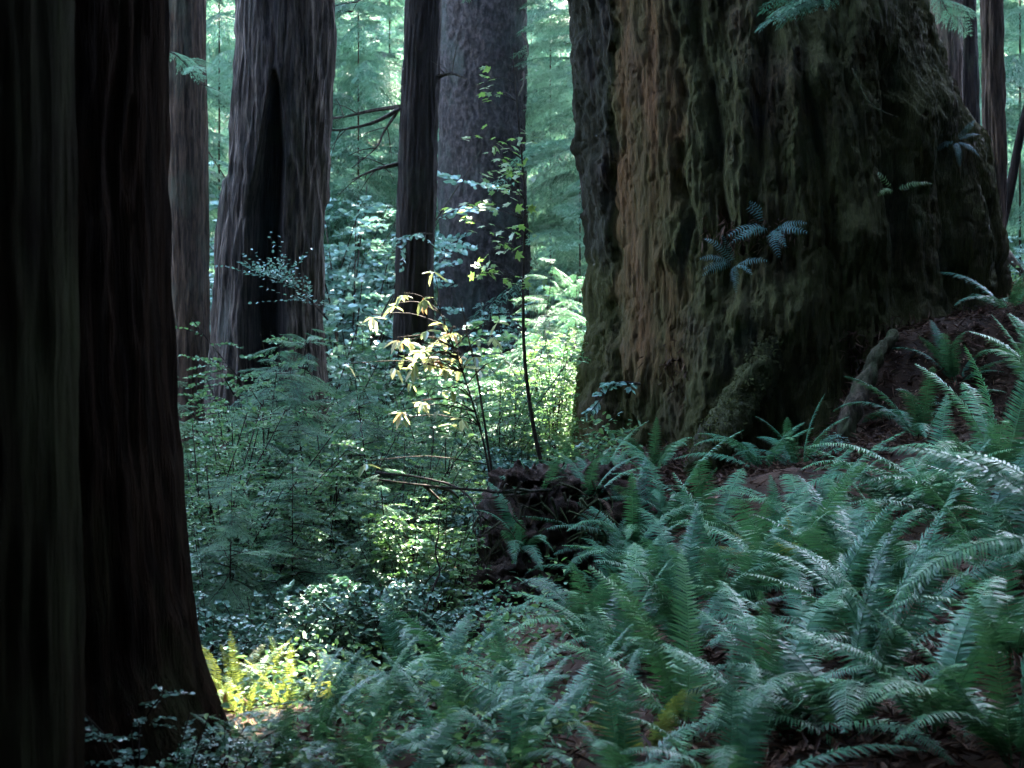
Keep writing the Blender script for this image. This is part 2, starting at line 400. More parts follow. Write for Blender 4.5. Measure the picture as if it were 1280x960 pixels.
trunk(r, M['bark_burnt'], [(600, 262, 415), (470, 268, 409), (430, 271, 406), (400, 273, 404), (330, 278, 404), (270, 284, 405), (222, 288, 406), (140, 290, 409), (60, 295, 412), (0, 296, 413)],
      17, 340, .03, 36, .028, 8, 4, burnt_extra, lump=.03, zlow=-.7)
crown(r, (-2.9, 18, 30), (4, 4, 8), 350, 4, .9)

# 5 slim dark trunk with dead branches
r = thing('redwood_tree', 'slim black trunk with bare dead branches, just left of the broad grey trunk', 'tree', base(518, 20))
trunk(r, M['bark_dark'], [(520, 488, 544), (370, 494, 541), (250, 497, 545), (140, 501, 548), (0, 507, 551)], 20, 100, .05, 33, .02, 9, 5, zlow=-.5)
for k, pts in enumerate([[(502, 135, 20), (470, 152, 19.8), (440, 160, 19.6), (412, 164, 19.5)], [(500, 133, 20), (465, 138, 20.2), (430, 146, 20.3), (410, 149, 20.4)],
                         [(498, 138, 20), (480, 165, 19.9), (470, 185, 19.8), (440, 210, 19.7)], [(498, 205, 20), (470, 212, 19.7), (440, 225, 19.5)], [(547, 96, 20), (565, 92, 19.8), (584, 99, 19.6)]]):
    mb = MB(); c = curve([P(*p) for p in pts], 12); tube(mb, c, np.linspace(.035, .008, len(c)) * (1 if k != 2 else .7), 5)
    rng = np.random.default_rng(50 + k)
    for q in range(5):
        i = rng.integers(3, 11); e = c[i] + rng.normal(size=3) * [.25, .2, .2] + [-.2, 0, -.1]
        tube(mb, curve([c[i], (c[i] + e) / 2 + [0, 0, .03], e], 4), [.009, .008, .006, .005, .003], 4)
    mb.part('dead_branch', M['twig'], r)
crown(r, (-1.3, 21, 28), (3, 3, 6), 200, 5, .8)

# 6 broad grey trunk, far
r = thing('conifer_tree', 'broad pale grey trunk with flaky lichen covered bark behind the sunlit rhododendron', 'tree', base(604, 28))
trunk(r, M['bark_grey'], [(500, 540, 668), (380, 548, 661), (250, 549, 658), (0, 548, 659)], 28, 200, .05, 38, .022, 8, 6, lump=.05, zlow=-.2, zf=7)
mb = MB()
for q, (a, b) in enumerate([((652, 40, 26.9), (660, 70, 26.6)), ((655, 90, 27), (648, 120, 26.7))]): tube(mb, curve([P(*a), (P(*a) + P(*b)) / 2 + [.05, 0, 0], P(*b)], 5), [.03, .03, .025, .02, .015, .01], 5)
mb.part('broken_branch', M['twig'], r)

# 7 the giant
def big_extra(TH, ZZ, RR, T, cx, D, rad):
    rngb = np.random.default_rng(70)
    c, s = np.cos(TH), np.sin(TH)
    py = 480 - (ZZ - CZ) / D * F
    px = (cx[:, None] + RR * c) / D * F + 640
    front = s < .25
    # long burl lumps and knobs
    for k in range(70):
        tx, ty = rngb.uniform(800, 1230), rngb.uniform(-150, 560)
        sx, sy = rngb.uniform(10, 34), rngb.uniform(14, 70)
        RR = RR + front * rngb.uniform(-.09, .10) * np.exp(-((px - tx) / sx) ** 2 - ((py - ty) / sy) ** 2)
    for tx, ty, sx, sy, h in [(1010, 85, 45, 60, .22), (800, 345, 26, 30, .16), (945, 150, 40, 50, .1), (900, 110, 18, 90, .08), (1085, 180, 40, 60, .14), (870, 440, 30, 70, .2), (940, 420, 40, 60, .22), (1010, 300, 60, 80, .12), (880, 560, 28, 60, .25)]:
        RR = RR + front * h * np.exp(-((px - tx) / sx) ** 2 - ((py - ty) / sy) ** 2)
    # deep folds running up the trunk
    for gx, slope, y0, y1, w, dp in [(765, -.02, -200, 560, 5, .12), (862, .10, -100, 400, 7, .16), (905, -.08, -100, 330, 6, .14), (832, .05, 60, 420, 5, .12), (975, .12, 20, 380, 9, .15), (1060, .06, 100, 430, 14, .28), (1130, .05, 180, 420, 14, .22), (800, -.12, 420, 560, 6, .12), (1175, .2, 230, 420, 10, .15)]:
        x0 = gx + slope * (py - 250) + 8 * vn(py * .02, gx, .5)
        RR = RR - front * dp * np.exp(-((px - x0) / w) ** 2) * sstep(y0, y0 + 60, py) * (1 - sstep(y1 - 50, y1, py))
    # toes of the buttresses
    toe = sstep(1.9, .6, ZZ)
    RR = RR + toe * .22 * fbm(c * 3.1 + 4, s * 3.1, .7, 3)
    # ragged knotty texture, softer on the bare wood stripe
    wood = front * sstep(752, 770, px + 6 * vn(py * .03, .3, 1.1)) * (1 - sstep(800, 850, px + 34 * vn(py * .011, 3.3, 1.1) + 14 * vn(py * .05, 1.3, px * .03))) * (1 - sstep(430, 520, py))
    RR = RR + (rad[:, None] + .012 * (1 - 2 * np.abs(vn(px * .16, 1.1, py * .006))) + .02 * vn(px * .05, 5.1, py * .01) - RR) * .8 * wood
    k2 = fbm(px * .055, 2.2, py * .022, 4)
    RR = RR - .024 * front * (1 - .6 * wood) * np.exp(-(np.abs(vn(px * .14 + 2 * k2, 2.2, py * .016)) / .16) ** 2) - .02 * front * np.exp(-(np.abs(vn(px * .3, 8.2, py * .03 + k2)) / .2) ** 2)
    slab = front * (px < 758) * (1 - sstep(300, 360, py + 40 * vn(px * .1, 1.2, py * .02)))
    kn = fbm(c * 9, s * 9, ZZ * 1.4, 4)
    k3 = 1 - 2 * np.abs(vn(px * .09, 7.7, py * .05 + 2 * k2))
    RR = RR + (.014 * kn + .05 * k2 + .014 * k3) * (1 - .8 * wood) * np.where(front, 1, 0)
    RR = RR + .05 * slab
    T = T + .36 * wood * (.7 + .5 * vn(px * .12, py * .012, .3)) - .34 * slab
    return RR, T
big = thing('redwood_tree', 'giant mossy redwood trunk with knotted bark and a strip of bare brown wood', 'tree', base(960, 15.4))
trunk(big, M['bark_big'], [(640, 716, 1270), (560, 720, 1262), (520, 724, 1256), (450, 730, 1248), (390, 737, 1242), (350, 737, 1238), (270, 735, 1232), (220, 732, 1227), (180, 729, 1215), (150, 726, 1201), (115, 723, 1182), (60, 719, 1160), (0, 715, 1140), (-150, 705, 1112)],
      15.4, 760, .022, 40, .030, 10, 7, big_extra, lump=.06, zlow=-.1, top_r=.4, zf=1.3)
crown(big, (2.5, 16, 32), (5.5, 4.5, 9), 600, 7, 1.0)

# 8-11 trunks right of the giant
r = thing('redwood_tree', 'sunless brown trunk rising behind the right shoulder of the giant redwood', 'tree', base(1185, 23))
trunk(r, M['bark_far'], [(420, 1152, 1214), (150, 1158, 1204), (0, 1161, 1200)], 23, 90, .06, 32, .02, 8, 8, zlow=.5)
r = thing('redwood_tree', 'thin black trunk pressed against the brown trunk behind the giant redwood', 'tree', base(1212, 24.5))
trunk(r, M['bark_dark'], [(420, 1196, 1228), (150, 1200, 1224), (0, 1201, 1219)], 24.5, 70, .07, 30, .02, 8, 9, zlow=.5)
r = thing('redwood_tree', 'slender reddish trunk with spreading roots standing on the bank right of the giant', 'tree', base(1243, 18.5))
trunk(r, M['bark_far'], [(370, 1214, 1272), (335, 1224, 1258), (310, 1227, 1256), (200, 1230, 1258), (0, 1227, 1253)], 18.5, 100, .05, 28, .018, 9, 10, zlow=2.2)
mb = MB()
for a, b, c in [((1238, 315, 18.4), (1248, 335, 18.0), (1262, 352, 17.6)), ((1250, 310, 18.4), (1262, 322, 18.2), (1278, 340, 18.0)), ((1232, 325, 18.3), (1228, 345, 17.8), (1240, 362, 17.4))]:
    c = curve([P(*a), P(*b), P(*c)], 8); tube(mb, c, np.linspace(.09, .03, 9), 7)
mb.part('root', M['bark_far'], r, True)
r = thing('redwood_tree', 'leaning black sapling trunk at the right edge of the view', 'tree', base(1260, 20))
mb = MB(); c = curve([P(1240, 330, 20), P(1262, 240, 20), P(1276, 165, 20), P(1300, 60, 20), P(1330, -150, 20.5)], 16); tube(mb, c, np.linspace(.08, .04, 17), 8); mb.part('trunk', M['bark_dark'], r, True)

# ------------------------------------------------------------ foliage pieces
def bough_geo(seed, L=1.0, n_br=22, sub=.032, w=.011, droop=.35, width=.36, sl=.085):
    """one flat drooping conifer bough along +X: (twig polylines, leaflet arrays)"""
    rng = np.random.default_rng(seed)
    def axis(t): return np.stack([t * L, 0.03 * np.sin(t * 7 + seed) * L, (.10 * t - droop * t ** 2) * L], -1)
    pos, dirs, sd, ln, wd, ti = [], [], [], [], [], []
    br = []
    for k in range(n_br):
        t = .10 + .88 * k / n_br + rng.uniform(-.01, .01)
        for sgn in (-1, 1):
            l = width * L * (1 - .82 * t) ** .9 * min(1, .35 + 3 * t) * rng.uniform(.65, 1.15)
            a = math.radians(rng.uniform(42, 62)) * sgn
            m = max(3, int(l / (sub * L)))
            u = (np.arange(m) + .5) / m
            p0 = axis(np.array([t]))[0]
            dz = -rng.uniform(.15, .55)
            d0 = np.array([math.cos(a), math.sin(a), -.3 * t])
            q = p0 + d0 * (u[:, None] * l) + np.array([0, 0, 1.]) * (dz * u[:, None] ** 2 * l)
            br.append((p0, q[-1]))
            for sg2 in (-1, 1):
                b = a + sg2 * math.radians(48)
                dd = np.stack([np.full(m, math.cos(b)), np.full(m, math.sin(b)), -.25 - .3 * u], -1) + rng.normal(size=(m, 3)) * .12
                pos.append(q); dirs.append(dd); ln.append(sl * L * (1 - .55 * u) * rng.uniform(.6, 1.2, m)); ti.append(.42 + .35 * u + rng.normal(size=m) * .1)
            pos.append(q[-1:]); dirs.append(np.array([[math.cos(a), math.sin(a), -.4]])); ln.append(np.array([sl * L])); ti.append(np.array([.85]))
    pos, dirs, ln, ti = np.concatenate(pos), unit(np.concatenate(dirs)), np.concatenate(ln), np.concatenate(ti)
    side = unit(np.cross(dirs, np.array([0, 0, 1.]) + rng.normal(size=dirs.shape) * .25))
    return axis(np.linspace(0, 1, 8)), br, (pos, dirs, side, ln, np.full(len(ln), w * L), np.clip(ti, 0, 1))

BOUGHS = [bough_geo(100 + k) for k in range(4)]
BOUGHS_COARSE = [bough_geo(120 + k, n_br=14, sub=.06, w=.024, sl=.12) for k in range(3)]

def rotm(az, el, roll):
    ca, sa, ce, se, cr, sr = math.cos(az), math.sin(az), math.cos(el), math.sin(el), math.cos(roll), math.sin(roll)
    Rz = np.array([[ca, -sa, 0], [sa, ca, 0], [0, 0, 1]]); Ry = np.array([[ce, 0, -se], [0, 1, 0], [se, 0, ce]]); Rx = np.array([[1, 0, 0], [0, cr, -sr], [0, sr, cr]])
    return Rz @ Ry @ Rx

def put_bough(mbL, mbT, geo, org, R, sc, dt=0.0, fine_twigs=False):
    ax, br, (p, d, s, l, w, t) = geo
    strips(mbL, org + sc * p @ R.T, d @ R.T, s @ R.T, l * sc, w * sc, np.clip(t + dt, 0, 1), .12)
    if mbT is not None:
        tube(mbT, org + sc * ax @ R.T, np.linspace(.010, .002, len(ax)) * sc, 4, cap=False)

def hemlock_meshes(seed, H, n, l0, l1, geos, trunk_r, droop_el=(-.25, .15), z0=.06, lean=0, twigs=True):
    rng = np.random.default_rng(seed)
    L, T = MB(), MB()
    for k in range(n):
        t = z0 + (1 - z0) * (k + rng.random()) / n
        ln = (l0 + (l1 - l0) * t) * rng.uniform(.7, 1.2)
        org = np.array([lean * t * H, 0, t * H])
        put_bough(L, T if twigs else None, geos[rng.integers(len(geos))], org, rotm(rng.uniform(0, 2 * PI), rng.uniform(*droop_el), rng.normal() * .3), ln, rng.normal() * (.2 if twigs else .32))
    if rng.random() < 2:
        pts = curve([(0, 0, -.4), (lean * H * .5, 0, H * .5), (lean * H, 0, H)], 8)
        tube(T, pts, np.linspace(trunk_r, trunk_r * .15, 9), 8)
    return L, T

# far hemlocks -------------------------------------------------------------
FAR = []
for k in range(3):
    L, T = hemlock_meshes(200 + k, 17, 190, 3.7, .6, BOUGHS, .03, (-.4, .15), .02, 0, False)
    FAR.append((L.mesh('crown', M['hemlock_far']), T.mesh('trunk', M['bark_mid'])))
MID = []
for k in range(3):
    L, T = hemlock_meshes(220 + k, 3.0, 76, 1.35, .3, BOUGHS, .017, (-.35, .35), .10)
    MID.append((L.mesh('crown', M['hemlock']), T.mesh('trunk', M['twig'])))

def place_tree(lib, k, px, D, sc, rz, label, group, name='hemlock_tree', z=None):
    x = (px - 640) / F * D
    r = thing(name, label, 'tree', (x, D, g1(x, D) if z is None else z), group)
    r.rotation_euler = (.14 * math.sin(k * 5.3) if lib is MID else 0, .14 * math.cos(k * 3.7) if lib is MID else 0, rz); r.scale = (sc,) * 3
    child('trunk', lib[k % len(lib)][1], r); child('crown', lib[k % len(lib)][0], r)
    return r

G = 'hemlock trees closing the view'
far_list = [
    (274, 31, 1.0, 'hemlock filling the narrow gap between the slim brown trunk and the fire scarred trunk'),
    (236, 36, 1.1, 'hemlock showing only beside the right edge of the black trunk at upper left'),
    (392, 33, 1.0, 'pale hemlock whose boughs start at the right edge of the fire scarred trunk'),
    (448, 30, .95, 'hemlock with broad drooping tiers in the gap left of the slim black trunk'),
    (487, 36, 1.1, 'hemlock seen through the dead branches of the slim black trunk'),
    (552, 40, 1.1, 'hemlock showing as a sliver between the slim black and the broad grey trunk'),
    (688, 33, 1.0, 'pale feathery hemlock filling the gap between the grey trunk and the giant redwood'),
    (725, 28, .8, 'hemlock with dark low boughs touching the left edge of the giant redwood'),
    (664, 42, 1.15, 'farthest hemlock, a hazy crown just right of the broad grey trunk'),
    (1150, 34, 1.0, 'hemlock mostly hidden behind the right shoulder of the giant redwood'),
    (1216, 35, 1.0, 'hemlock between the two reddish trunks at the upper right'),
    (1275, 29, .9, 'dark hemlock at the right edge behind the leaning sapling'),
    (610, 46, 1.2, 'tall hemlock crown directly behind the broad grey trunk'),
    (330, 44, 1.15, 'hemlock hidden behind the fire scarred trunk, tips showing on both sides'),
]
for k, (px, D, sc, lab) in enumerate(far_list):
    place_tree(FAR, k, px, D, sc, k * 2.1, lab, G)

# the wood on the slope behind: nobody could count it
mb = MB(); rng = np.random.default_rng(300)
for k in range(1750):
    y = rng.uniform(44, 84); x = rng.uniform(-.45, .45) * y
    if k >= 1150: y = rng.uniform(27, 60); x = -rng.uniform(.385, .66) * y
    zz = g1(x, y) + rng.uniform(0, 5.5 if k < 1150 else 11)
    put_bough(mb, None, BOUGHS_COARSE[k % 3], np.array([x, y, zz]), rotm(rng.uniform(0, 2 * PI), rng.uniform(-.3, .4), rng.normal() * .3), rng.uniform(2.6, 5.0), rng.normal() * .15)
tag(mb.part('far_woods', M['hemlock_far'], None), kind='stuff')

# ------------------------------------------------------------------- shrubs
def shrub_meshes(seed, H, spread, n_stem, n_twig, n_leaf, lL, lW, mat, flat=.7, palm=False, start=.3, tw=(.25, .55)):
    rng = np.random.default_rng(seed); L, T = MB(), MB()
    for s in range(n_stem):
        az = rng.uniform(0, 2 * PI); h = H * rng.uniform(.55, 1.0); rr = spread * rng.uniform(.15, 1)
        end = np.array([math.cos(az) * rr, math.sin(az) * rr, h])
        b = np.array([math.cos(az) * .05, math.sin(az) * .05, -.1])
        mid = (b + end) / 2 + np.array([-math.cos(az), -math.sin(az), .8]) * .15 * rr + rng.normal(size=3) * .05
        pts = curve([b, mid, end], 8); tube(T, pts, np.linspace(.006, .0025, 9) * (.6 + .5 * H), 5)
        for q in range(n_twig):
            u = rng.uniform(start, 1); f = u * 8; i = min(int(f), 7); p0 = pts[i] + (pts[i + 1] - pts[i]) * (f - i)
            a2 = az + rng.normal() * 1.2; ln = rng.uniform(*tw) * (1.1 - .5 * u)
            d = np.array([math.cos(a2), math.sin(a2), rng.uniform(-.05, .5)])
            m = n_leaf; tt = (np.arange(m) + 1.) / m
            tp = p0 + d * (tt[:, None] * ln) + np.array([0, 0, -1.]) * (.2 * ln * tt[:, None] ** 2)
            tube(T, np.concatenate([p0[None], tp[[m // 2, m - 1]]]), [.003, .002, .001], 3, cap=False)
            sg = np.where(np.arange(m) % 2, 1, -1)
            side = unit(np.cross(np.array([0, 0, 1.]), d))
            ld = unit(d * .6 + side * sg[:, None] * .9 + rng.normal(size=(m, 3)) * .25)
            nr = unit(np.array([0, 0, 1.]) * flat + rng.normal(size=(m, 3)) * (1 - flat) * 1.3)
            lf = rng.uniform(.6, 1.15, m)
            leaves(L, tp, ld, nr, lL * lf, lW * lf, np.clip(.5 + rng.normal(size=m) * .2 + .15 * (u - .6), 0, 1))
    return L.mesh('foliage', mat), T.mesh('stem', M['twig'])

HUCK = [shrub_meshes(400 + k, 1.9, 1.0, 20, 18, 15, .042, .026, M['shrub'], .6) for k in range(3)]
SALAL = [shrub_meshes(420 + k, .8, .75, 26, 9, 11, .054, .034, M['salal'], .5, tw=(.2, .35)) for k in range(3)]
PALE = [shrub_meshes(440 + k, 3.6, 2.0, 20, 18, 15, .10, .060, M['bluish'], .55, tw=(.4, .9), start=.15) for k in range(2)]
GREEN = [shrub_meshes(460 + k, 1.3, .6, 10, 11, 11, .055, .038, M['bush_green'], .65) for k in range(2)]
BROAD = [shrub_meshes(470 + k, 1.8, .9, 14, 14, 11, .075, .045, M['bluish2'], .6) for k in range(2)]
LOW = [shrub_meshes(480 + k, .38, .32, 9, 8, 11, .021, .013, M['bluish'], .6, tw=(.08, .18)) for k in range(3)]

def place_shrub(lib, k, px, D, sc, rz, label, name, cat='shrub', group=None, dz=0):
    x = (px - 640) / F * D
    r = thing(name, label, cat, (x, D, g1(x, D) + dz), group)
    r.rotation_euler = (0, 0, rz); r.scale = (sc,) * 3 if not isinstance(sc, tuple) else sc
    child('stem', lib[k % len(lib)][1], r); child('foliage', lib[k % len(lib)][0], r)
    return r

GS = 'leafy shrubs in the hollow between the trunks'
shr = [ # lib, px, D, scale, label, name
    (HUCK, 238, 14.5, 1.15, 'small leaved bush in front of the foot of the slim brown trunk', 'huckleberry_bush'),
    (HUCK, 300, 13.5, 1.05, 'leafy bush growing against the left foot of the fire scarred trunk', 'huckleberry_bush'),
    (HUCK, 372, 15.2, 1.45, 'tall small leaved bush covering the foot of the black hollow', 'huckleberry_bush'),
    (HUCK, 262, 10.2, 1.0, 'dark bush pressed against the right edge of the black trunk', 'huckleberry_bush'),
    (HUCK, 455, 13.0, .95, 'bluish bush just below the hanging leaves of the rhododendron', 'huckleberry_bush'),
    (HUCK, 540, 13.5, 1.0, 'bush behind the rhododendron, below the slim black trunk', 'huckleberry_bush'),
    (HUCK, 620, 13.2, .85, 'bush beside the bare upright sapling stem, left of the giant redwood', 'huckleberry_bush'),
    (HUCK, 688, 15.5, .9, 'sun flecked bush close against the left foot of the giant redwood', 'huckleberry_bush'),
    (HUCK, 330, 12.3, 1.0, 'bush around the thin upright stem in the middle of the thicket', 'huckleberry_bush'),
    (HUCK, 285, 11.6, .95, 'bush between the black trunk and the thin upright stem', 'huckleberry_bush'),
    (HUCK, 420, 11.4, .85, 'bush under the lowest hanging rhododendron leaves on the left', 'huckleberry_bush'),
    (HUCK, 500, 11.6, .85, 'bush behind the long level branch', 'huckleberry_bush'),
    (HUCK, 380, 10.4, .72, 'low bush below the yellow green glowing bush', 'huckleberry_bush'),
    (HUCK, 300, 9.8, .72, 'low dark bush above the salal near the black trunk', 'huckleberry_bush'),
    (HUCK, 470, 10.3, .70, 'low bush left of the lower end of the level branch', 'huckleberry_bush'),
    (BROAD, 250, 12.6, 1.0, 'broader leaved bush high beside the edge of the black trunk', 'leafy_bush'),
    (BROAD, 395, 13.2, 1.0, 'broader leaved bush right of the foot of the black hollow', 'leafy_bush'),
    (BROAD, 350, 9.7, .62, 'broader leaved bush just above the glossy salal', 'leafy_bush'),
    (BROAD, 505, 9.9, .60, 'broader leaved bush behind the bare crooked twig', 'leafy_bush'),
    (BROAD, 500, 18.6, 1.65, 'tall leafy bush covering the foot of the slim black trunk', 'leafy_bush'),
    (BROAD, 552, 19.0, 1.45, 'tall leafy bush between the sunlit rhododendron and the grey trunk', 'leafy_bush'),
    (BROAD, 618, 22, 1.75, 'tall leafy bush before the middle of the grey trunk foot', 'leafy_bush'),
    (BROAD, 450, 19.5, 1.6, 'tall leafy bush in the gap right of the fire scarred trunk', 'leafy_bush'),
    (BROAD, 275, 10.9, .85, 'soft leaved bush in the middle of the thicket beside the black trunk', 'leafy_bush'),
    (BROAD, 325, 10.3, .75, 'soft leaved bush low in the middle of the thicket under the thin upright stem', 'leafy_bush'),
    (BROAD, 440, 11.2, .80, 'soft leaved bush right below the lowest sunlit rhododendron leaves', 'leafy_bush'),
    (BROAD, 255, 9.3, .62, 'soft leaved bush low against the flared black trunk', 'leafy_bush'),
    (PALE, 570, 23.5, .75, 'pale bush between the feet of the slim black trunk and the grey trunk', 'pale_bush'),
    (PALE, 640, 25, .85, 'pale bush hiding the right foot of the broad grey trunk', 'pale_bush'),
    (GREEN, 690, 17.5, 1.3, 'bright green bush in the sun patch left of the giant redwood', 'maple_bush'),
    (GREEN, 545, 9.6, .75, 'fresh green bush left of the earthy root mound', 'maple_bush'),
    (GREEN, 590, 10.4, .8, 'green leafed bush against the top of the root mound', 'maple_bush'),
    (GREEN, 330, 11.2, .85, 'yellow green bush glowing in the middle of the dark thicket', 'maple_bush'),
    (SALAL, 400, 9.2, 1.0, 'glossy dark salal patch in the middle of the hollow', 'salal_bush'),
    (SALAL, 455, 9.0, .95, 'glossy salal with sky glints left of the root mound', 'salal_bush'),
    (SALAL, 330, 8.6, .9, 'glossy salal behind the yellow sunlit fern', 'salal_bush'),
    (SALAL, 270, 8.2, .8, 'small salal tucked against the flared foot of the black trunk', 'salal_bush'),
    (SALAL, 510, 8.8, .8, 'salal at the foot of the bare crooked twig', 'salal_bush'),
    (SALAL, 605, 11.6, .9, 'pale glinting salal crowning the bank beside the upright sapling stem', 'salal_bush'),
    (SALAL, 655, 12.3, .85, 'salal on the bank between the upright sapling stem and the giant redwood', 'salal_bush'),
    (PALE, 432, 25, 1.15, 'large pale bluish bush between the fire scarred trunk and the slim black trunk', 'pale_bush'),
    (PALE, 470, 29, 1.1, 'pale bush farther back, behind the dead branches', 'pale_bush'),
    (PALE, 385, 27, .95, 'pale bush peeping out right of the fire scarred trunk foot', 'pale_bush'),
    (PALE, 600, 24, .62, 'pale bush at the foot of the broad grey trunk', 'pale_bush'),
    (PALE, 700, 24, .7, 'pale bush in the far sun patch between grey trunk and giant redwood', 'pale_bush'),
    (PALE, 1235, 27, .8, 'pale bush on the far bank behind the reddish trunks at right', 'pale_bush'),
    (PALE, 262, 28, 1.0, 'pale bush low in the gap left of the fire scarred trunk', 'pale_bush'),
    (LOW, 200, 5.3, 1.15, 'little bluish seedling in front of the foot of the black trunk', 'huckleberry_seedling'),
    (LOW, 262, 5.5, .9, 'tiny seedling growing on the brown litter right of the black trunk foot', 'huckleberry_seedling'),
    (LOW, 1040, 11.9, .6, 'small bright seedling left of the curved pale root', 'huckleberry_seedling'),
    (LOW, 1160, 12.4, .5, 'small seedling on bare brown litter right of the curved pale root', 'huckleberry_seedling'),
]
for k, (lib, px, D, sc, lab, nm) in enumerate(shr):
    place_shrub(lib, k, px, D, sc * (1.4 if lib is PALE and px > 300 and px < 500 else 1), k * 1.7, lab, nm, 'seedling' if 'seedling' in nm else 'shrub', GS if 'seedling' not in nm else 'seedlings on the forest floor')

GH = 'young hemlocks in the thicket'
yh = [(300, 11.6, .80, 'young hemlock with lacy boughs in front of the fire scarred trunk'), (255, 11.0, .72, 'young hemlock beside the edge of the black trunk'),
      (405, 11.8, .72, 'young hemlock with drooping tips left of the rhododendron stems'), (365, 9.6, .52, 'young hemlock with one long pale bough low in the thicket'),
      (480, 12.6, .78, 'greyish young hemlock behind the sunlit rhododendron leaves'), (440, 10.2, .50, 'short young hemlock below the long horizontal twig'),
      (285, 9.2, .50, 'dark young hemlock low beside the flared black trunk'), (560, 16.0, .85, 'young hemlock under the broad grey trunk'),
      (655, 18.0, .95, 'sun bleached young hemlock between grey trunk and giant redwood'), (715, 19.0, .85, 'sunlit young hemlock touching the left edge of the giant redwood'),
      (345, 12.6, .85, 'young hemlock standing before the black hollow of the scarred trunk')]
for k, (px, D, sc, lab) in enumerate(yh):
    place_tree(MID, k, px, D, sc, k * 1.3, lab, GH, 'young_hemlock')

# low undergrowth covering the floor
mb = MB(); rng = np.random.default_rng(500)
for k in range(1900):
    y = rng.uniform(6.0, 30) if k % 3 else rng.uniform(4.8, 14); x = rng.uniform(-.40, .03 if y < 13 else .08) * y
    if y > 14 and rng.random() < .3: x = rng.uniform(-.4, .4) * y
    if y < 7 and x < -1.25: continue
    z = g1(x, y); m = 16; h = rng.uniform(.08, .32) * (1 + y / 40)
    c = np.array([x, y, z]) + rng.normal(size=(m, 3)) * [.16, .16, 0] + np.stack([np.zeros(m), np.zeros(m), rng.random(m) * h], -1)
    d = unit(rng.normal(size=(m, 3)) * [1, 1, .4]); leaves(mb, c, d, unit(rng.normal(size=(m, 3)) * .5 + [0, 0, 1]), rng.uniform(.03, .075, m) * min(1.8, .35 + y / 16), rng.uniform(.016, .04, m) * min(1.8, .35 + y / 16), rng.random(m))
tag(mb.part('undergrowth', M['shrub'], None), kind='stuff')
# red-brown needle litter and twigs on the bare bank
mb = MB(); n = 60000; rng = np.random.default_rng(510)
y = np.where(rng.random(n) < .5, rng.uniform(4, 19, n), rng.uniform(11.5, 17.5, n)); x = np.where(rng.random(n) < .5, rng.uniform(-.42, .42, n), rng.uniform(.1, .40, n)) * y
keep = (x > -.4) | (y < 7); x, y = x[keep], y[keep]; n = len(x)
d = unit(rng.normal(size=(n, 3)) * [1, 1, .45]); pos = np.stack([x, y, ground(x, y) + .025 + rng.random(n) * .03], -1)
leaves(mb, pos, d, unit(rng.normal(size=(n, 3)) * .4 + [0, 0, 1]), rng.uniform(.03, .14, n), rng.uniform(.006, .026, n), rng.random(n))
tag(mb.part('leaf_litter', M['litter'], None), kind='stuff')

# -------------------------------------------------------------------- ferns
def frond_mesh(seed, e0, e1, mat, npair=60, pl=.118, lobed=False, twist=.3, wid=.0150):
    rng = np.random.default_rng(seed); mb = MB()
    m = npair; t = np.linspace(0, 1, m + 1)
    el = e0 + (e1 - e0) * t ** 1.25; bend = rng.normal() * .25 * t
    st = np.stack([np.cos(el) * np.cos(bend), np.cos(el) * np.sin(bend), np.sin(el)], -1)
    pts = np.concatenate([[[0, 0, 0]], np.cumsum(st[:-1] / m, 0)])
    tube(mb, pts[::3], np.linspace(.0042, .001, len(pts[::3])), 4, .55, cap=False)
    roll = rng.normal() * twist * t
    s0 = unit(np.cross(np.array([0, 0, 1.]), st)); n0 = np.cross(st, s0)
    S = s0 * np.cos(roll)[:, None] + n0 * np.sin(roll)[:, None]; Nn = np.cross(st, S)
    i0 = int(.12 * m)
    for i in range(i0, m):
        u = (i - i0) / (m - i0)
        l = pl * (min(1, .62 + 1.9 * u)) * (1 - u ** 2.6) ** .8 + .008
        w = (wid if not lobed else .026) * (1 - .35 * u)
        for sg in (-1, 1):
            d = unit(S[i] * sg + st[i] * (.22 + .35 * u) - Nn[i] * rng.uniform(.05, .35) + rng.normal(size=3) * .05)
            lf = l * rng.uniform(.88, 1.08); tn = np.clip(.5 + .25 * (u - .5) + rng.normal() * .13, 0, 1)
            if not lobed:
                a = unit(st[i] + rng.normal(size=3) * .12); nn = np.cross(d, a)
                b = pts[i]
                v = [b - a * w * .35, b + a * w * .65, b + d * lf * .45 + a * w * .55 + Nn[i] * lf * .03, b + d * lf * .45 - a * w * .45 + Nn[i] * lf * .03, b + d * lf + a * w * .25 - Nn[i] * lf * .10]
                mb.add(v, [np.array([[0, 3, 2, 1]]), np.array([[3, 4, 2]])], tn)
            else:
                q = max(4, int(lf / .011)); uu = (np.arange(q) + .3) / q
                pb = pts[i] + d * (uu[:, None] * lf) - Nn[i] * (.12 * lf * uu[:, None] ** 2)
                for s2 in (-1, 1):
                    dd = unit(st[i] * s2 + d * .55 + rng.normal(size=(q, 3)) * .1)
                    strips(mb, pb, dd, unit(np.cross(dd, Nn[i])), w * 1.15 * (1 - .7 * uu) + .004, .011, tn, .1)
    return mb.mesh('frond', mat)

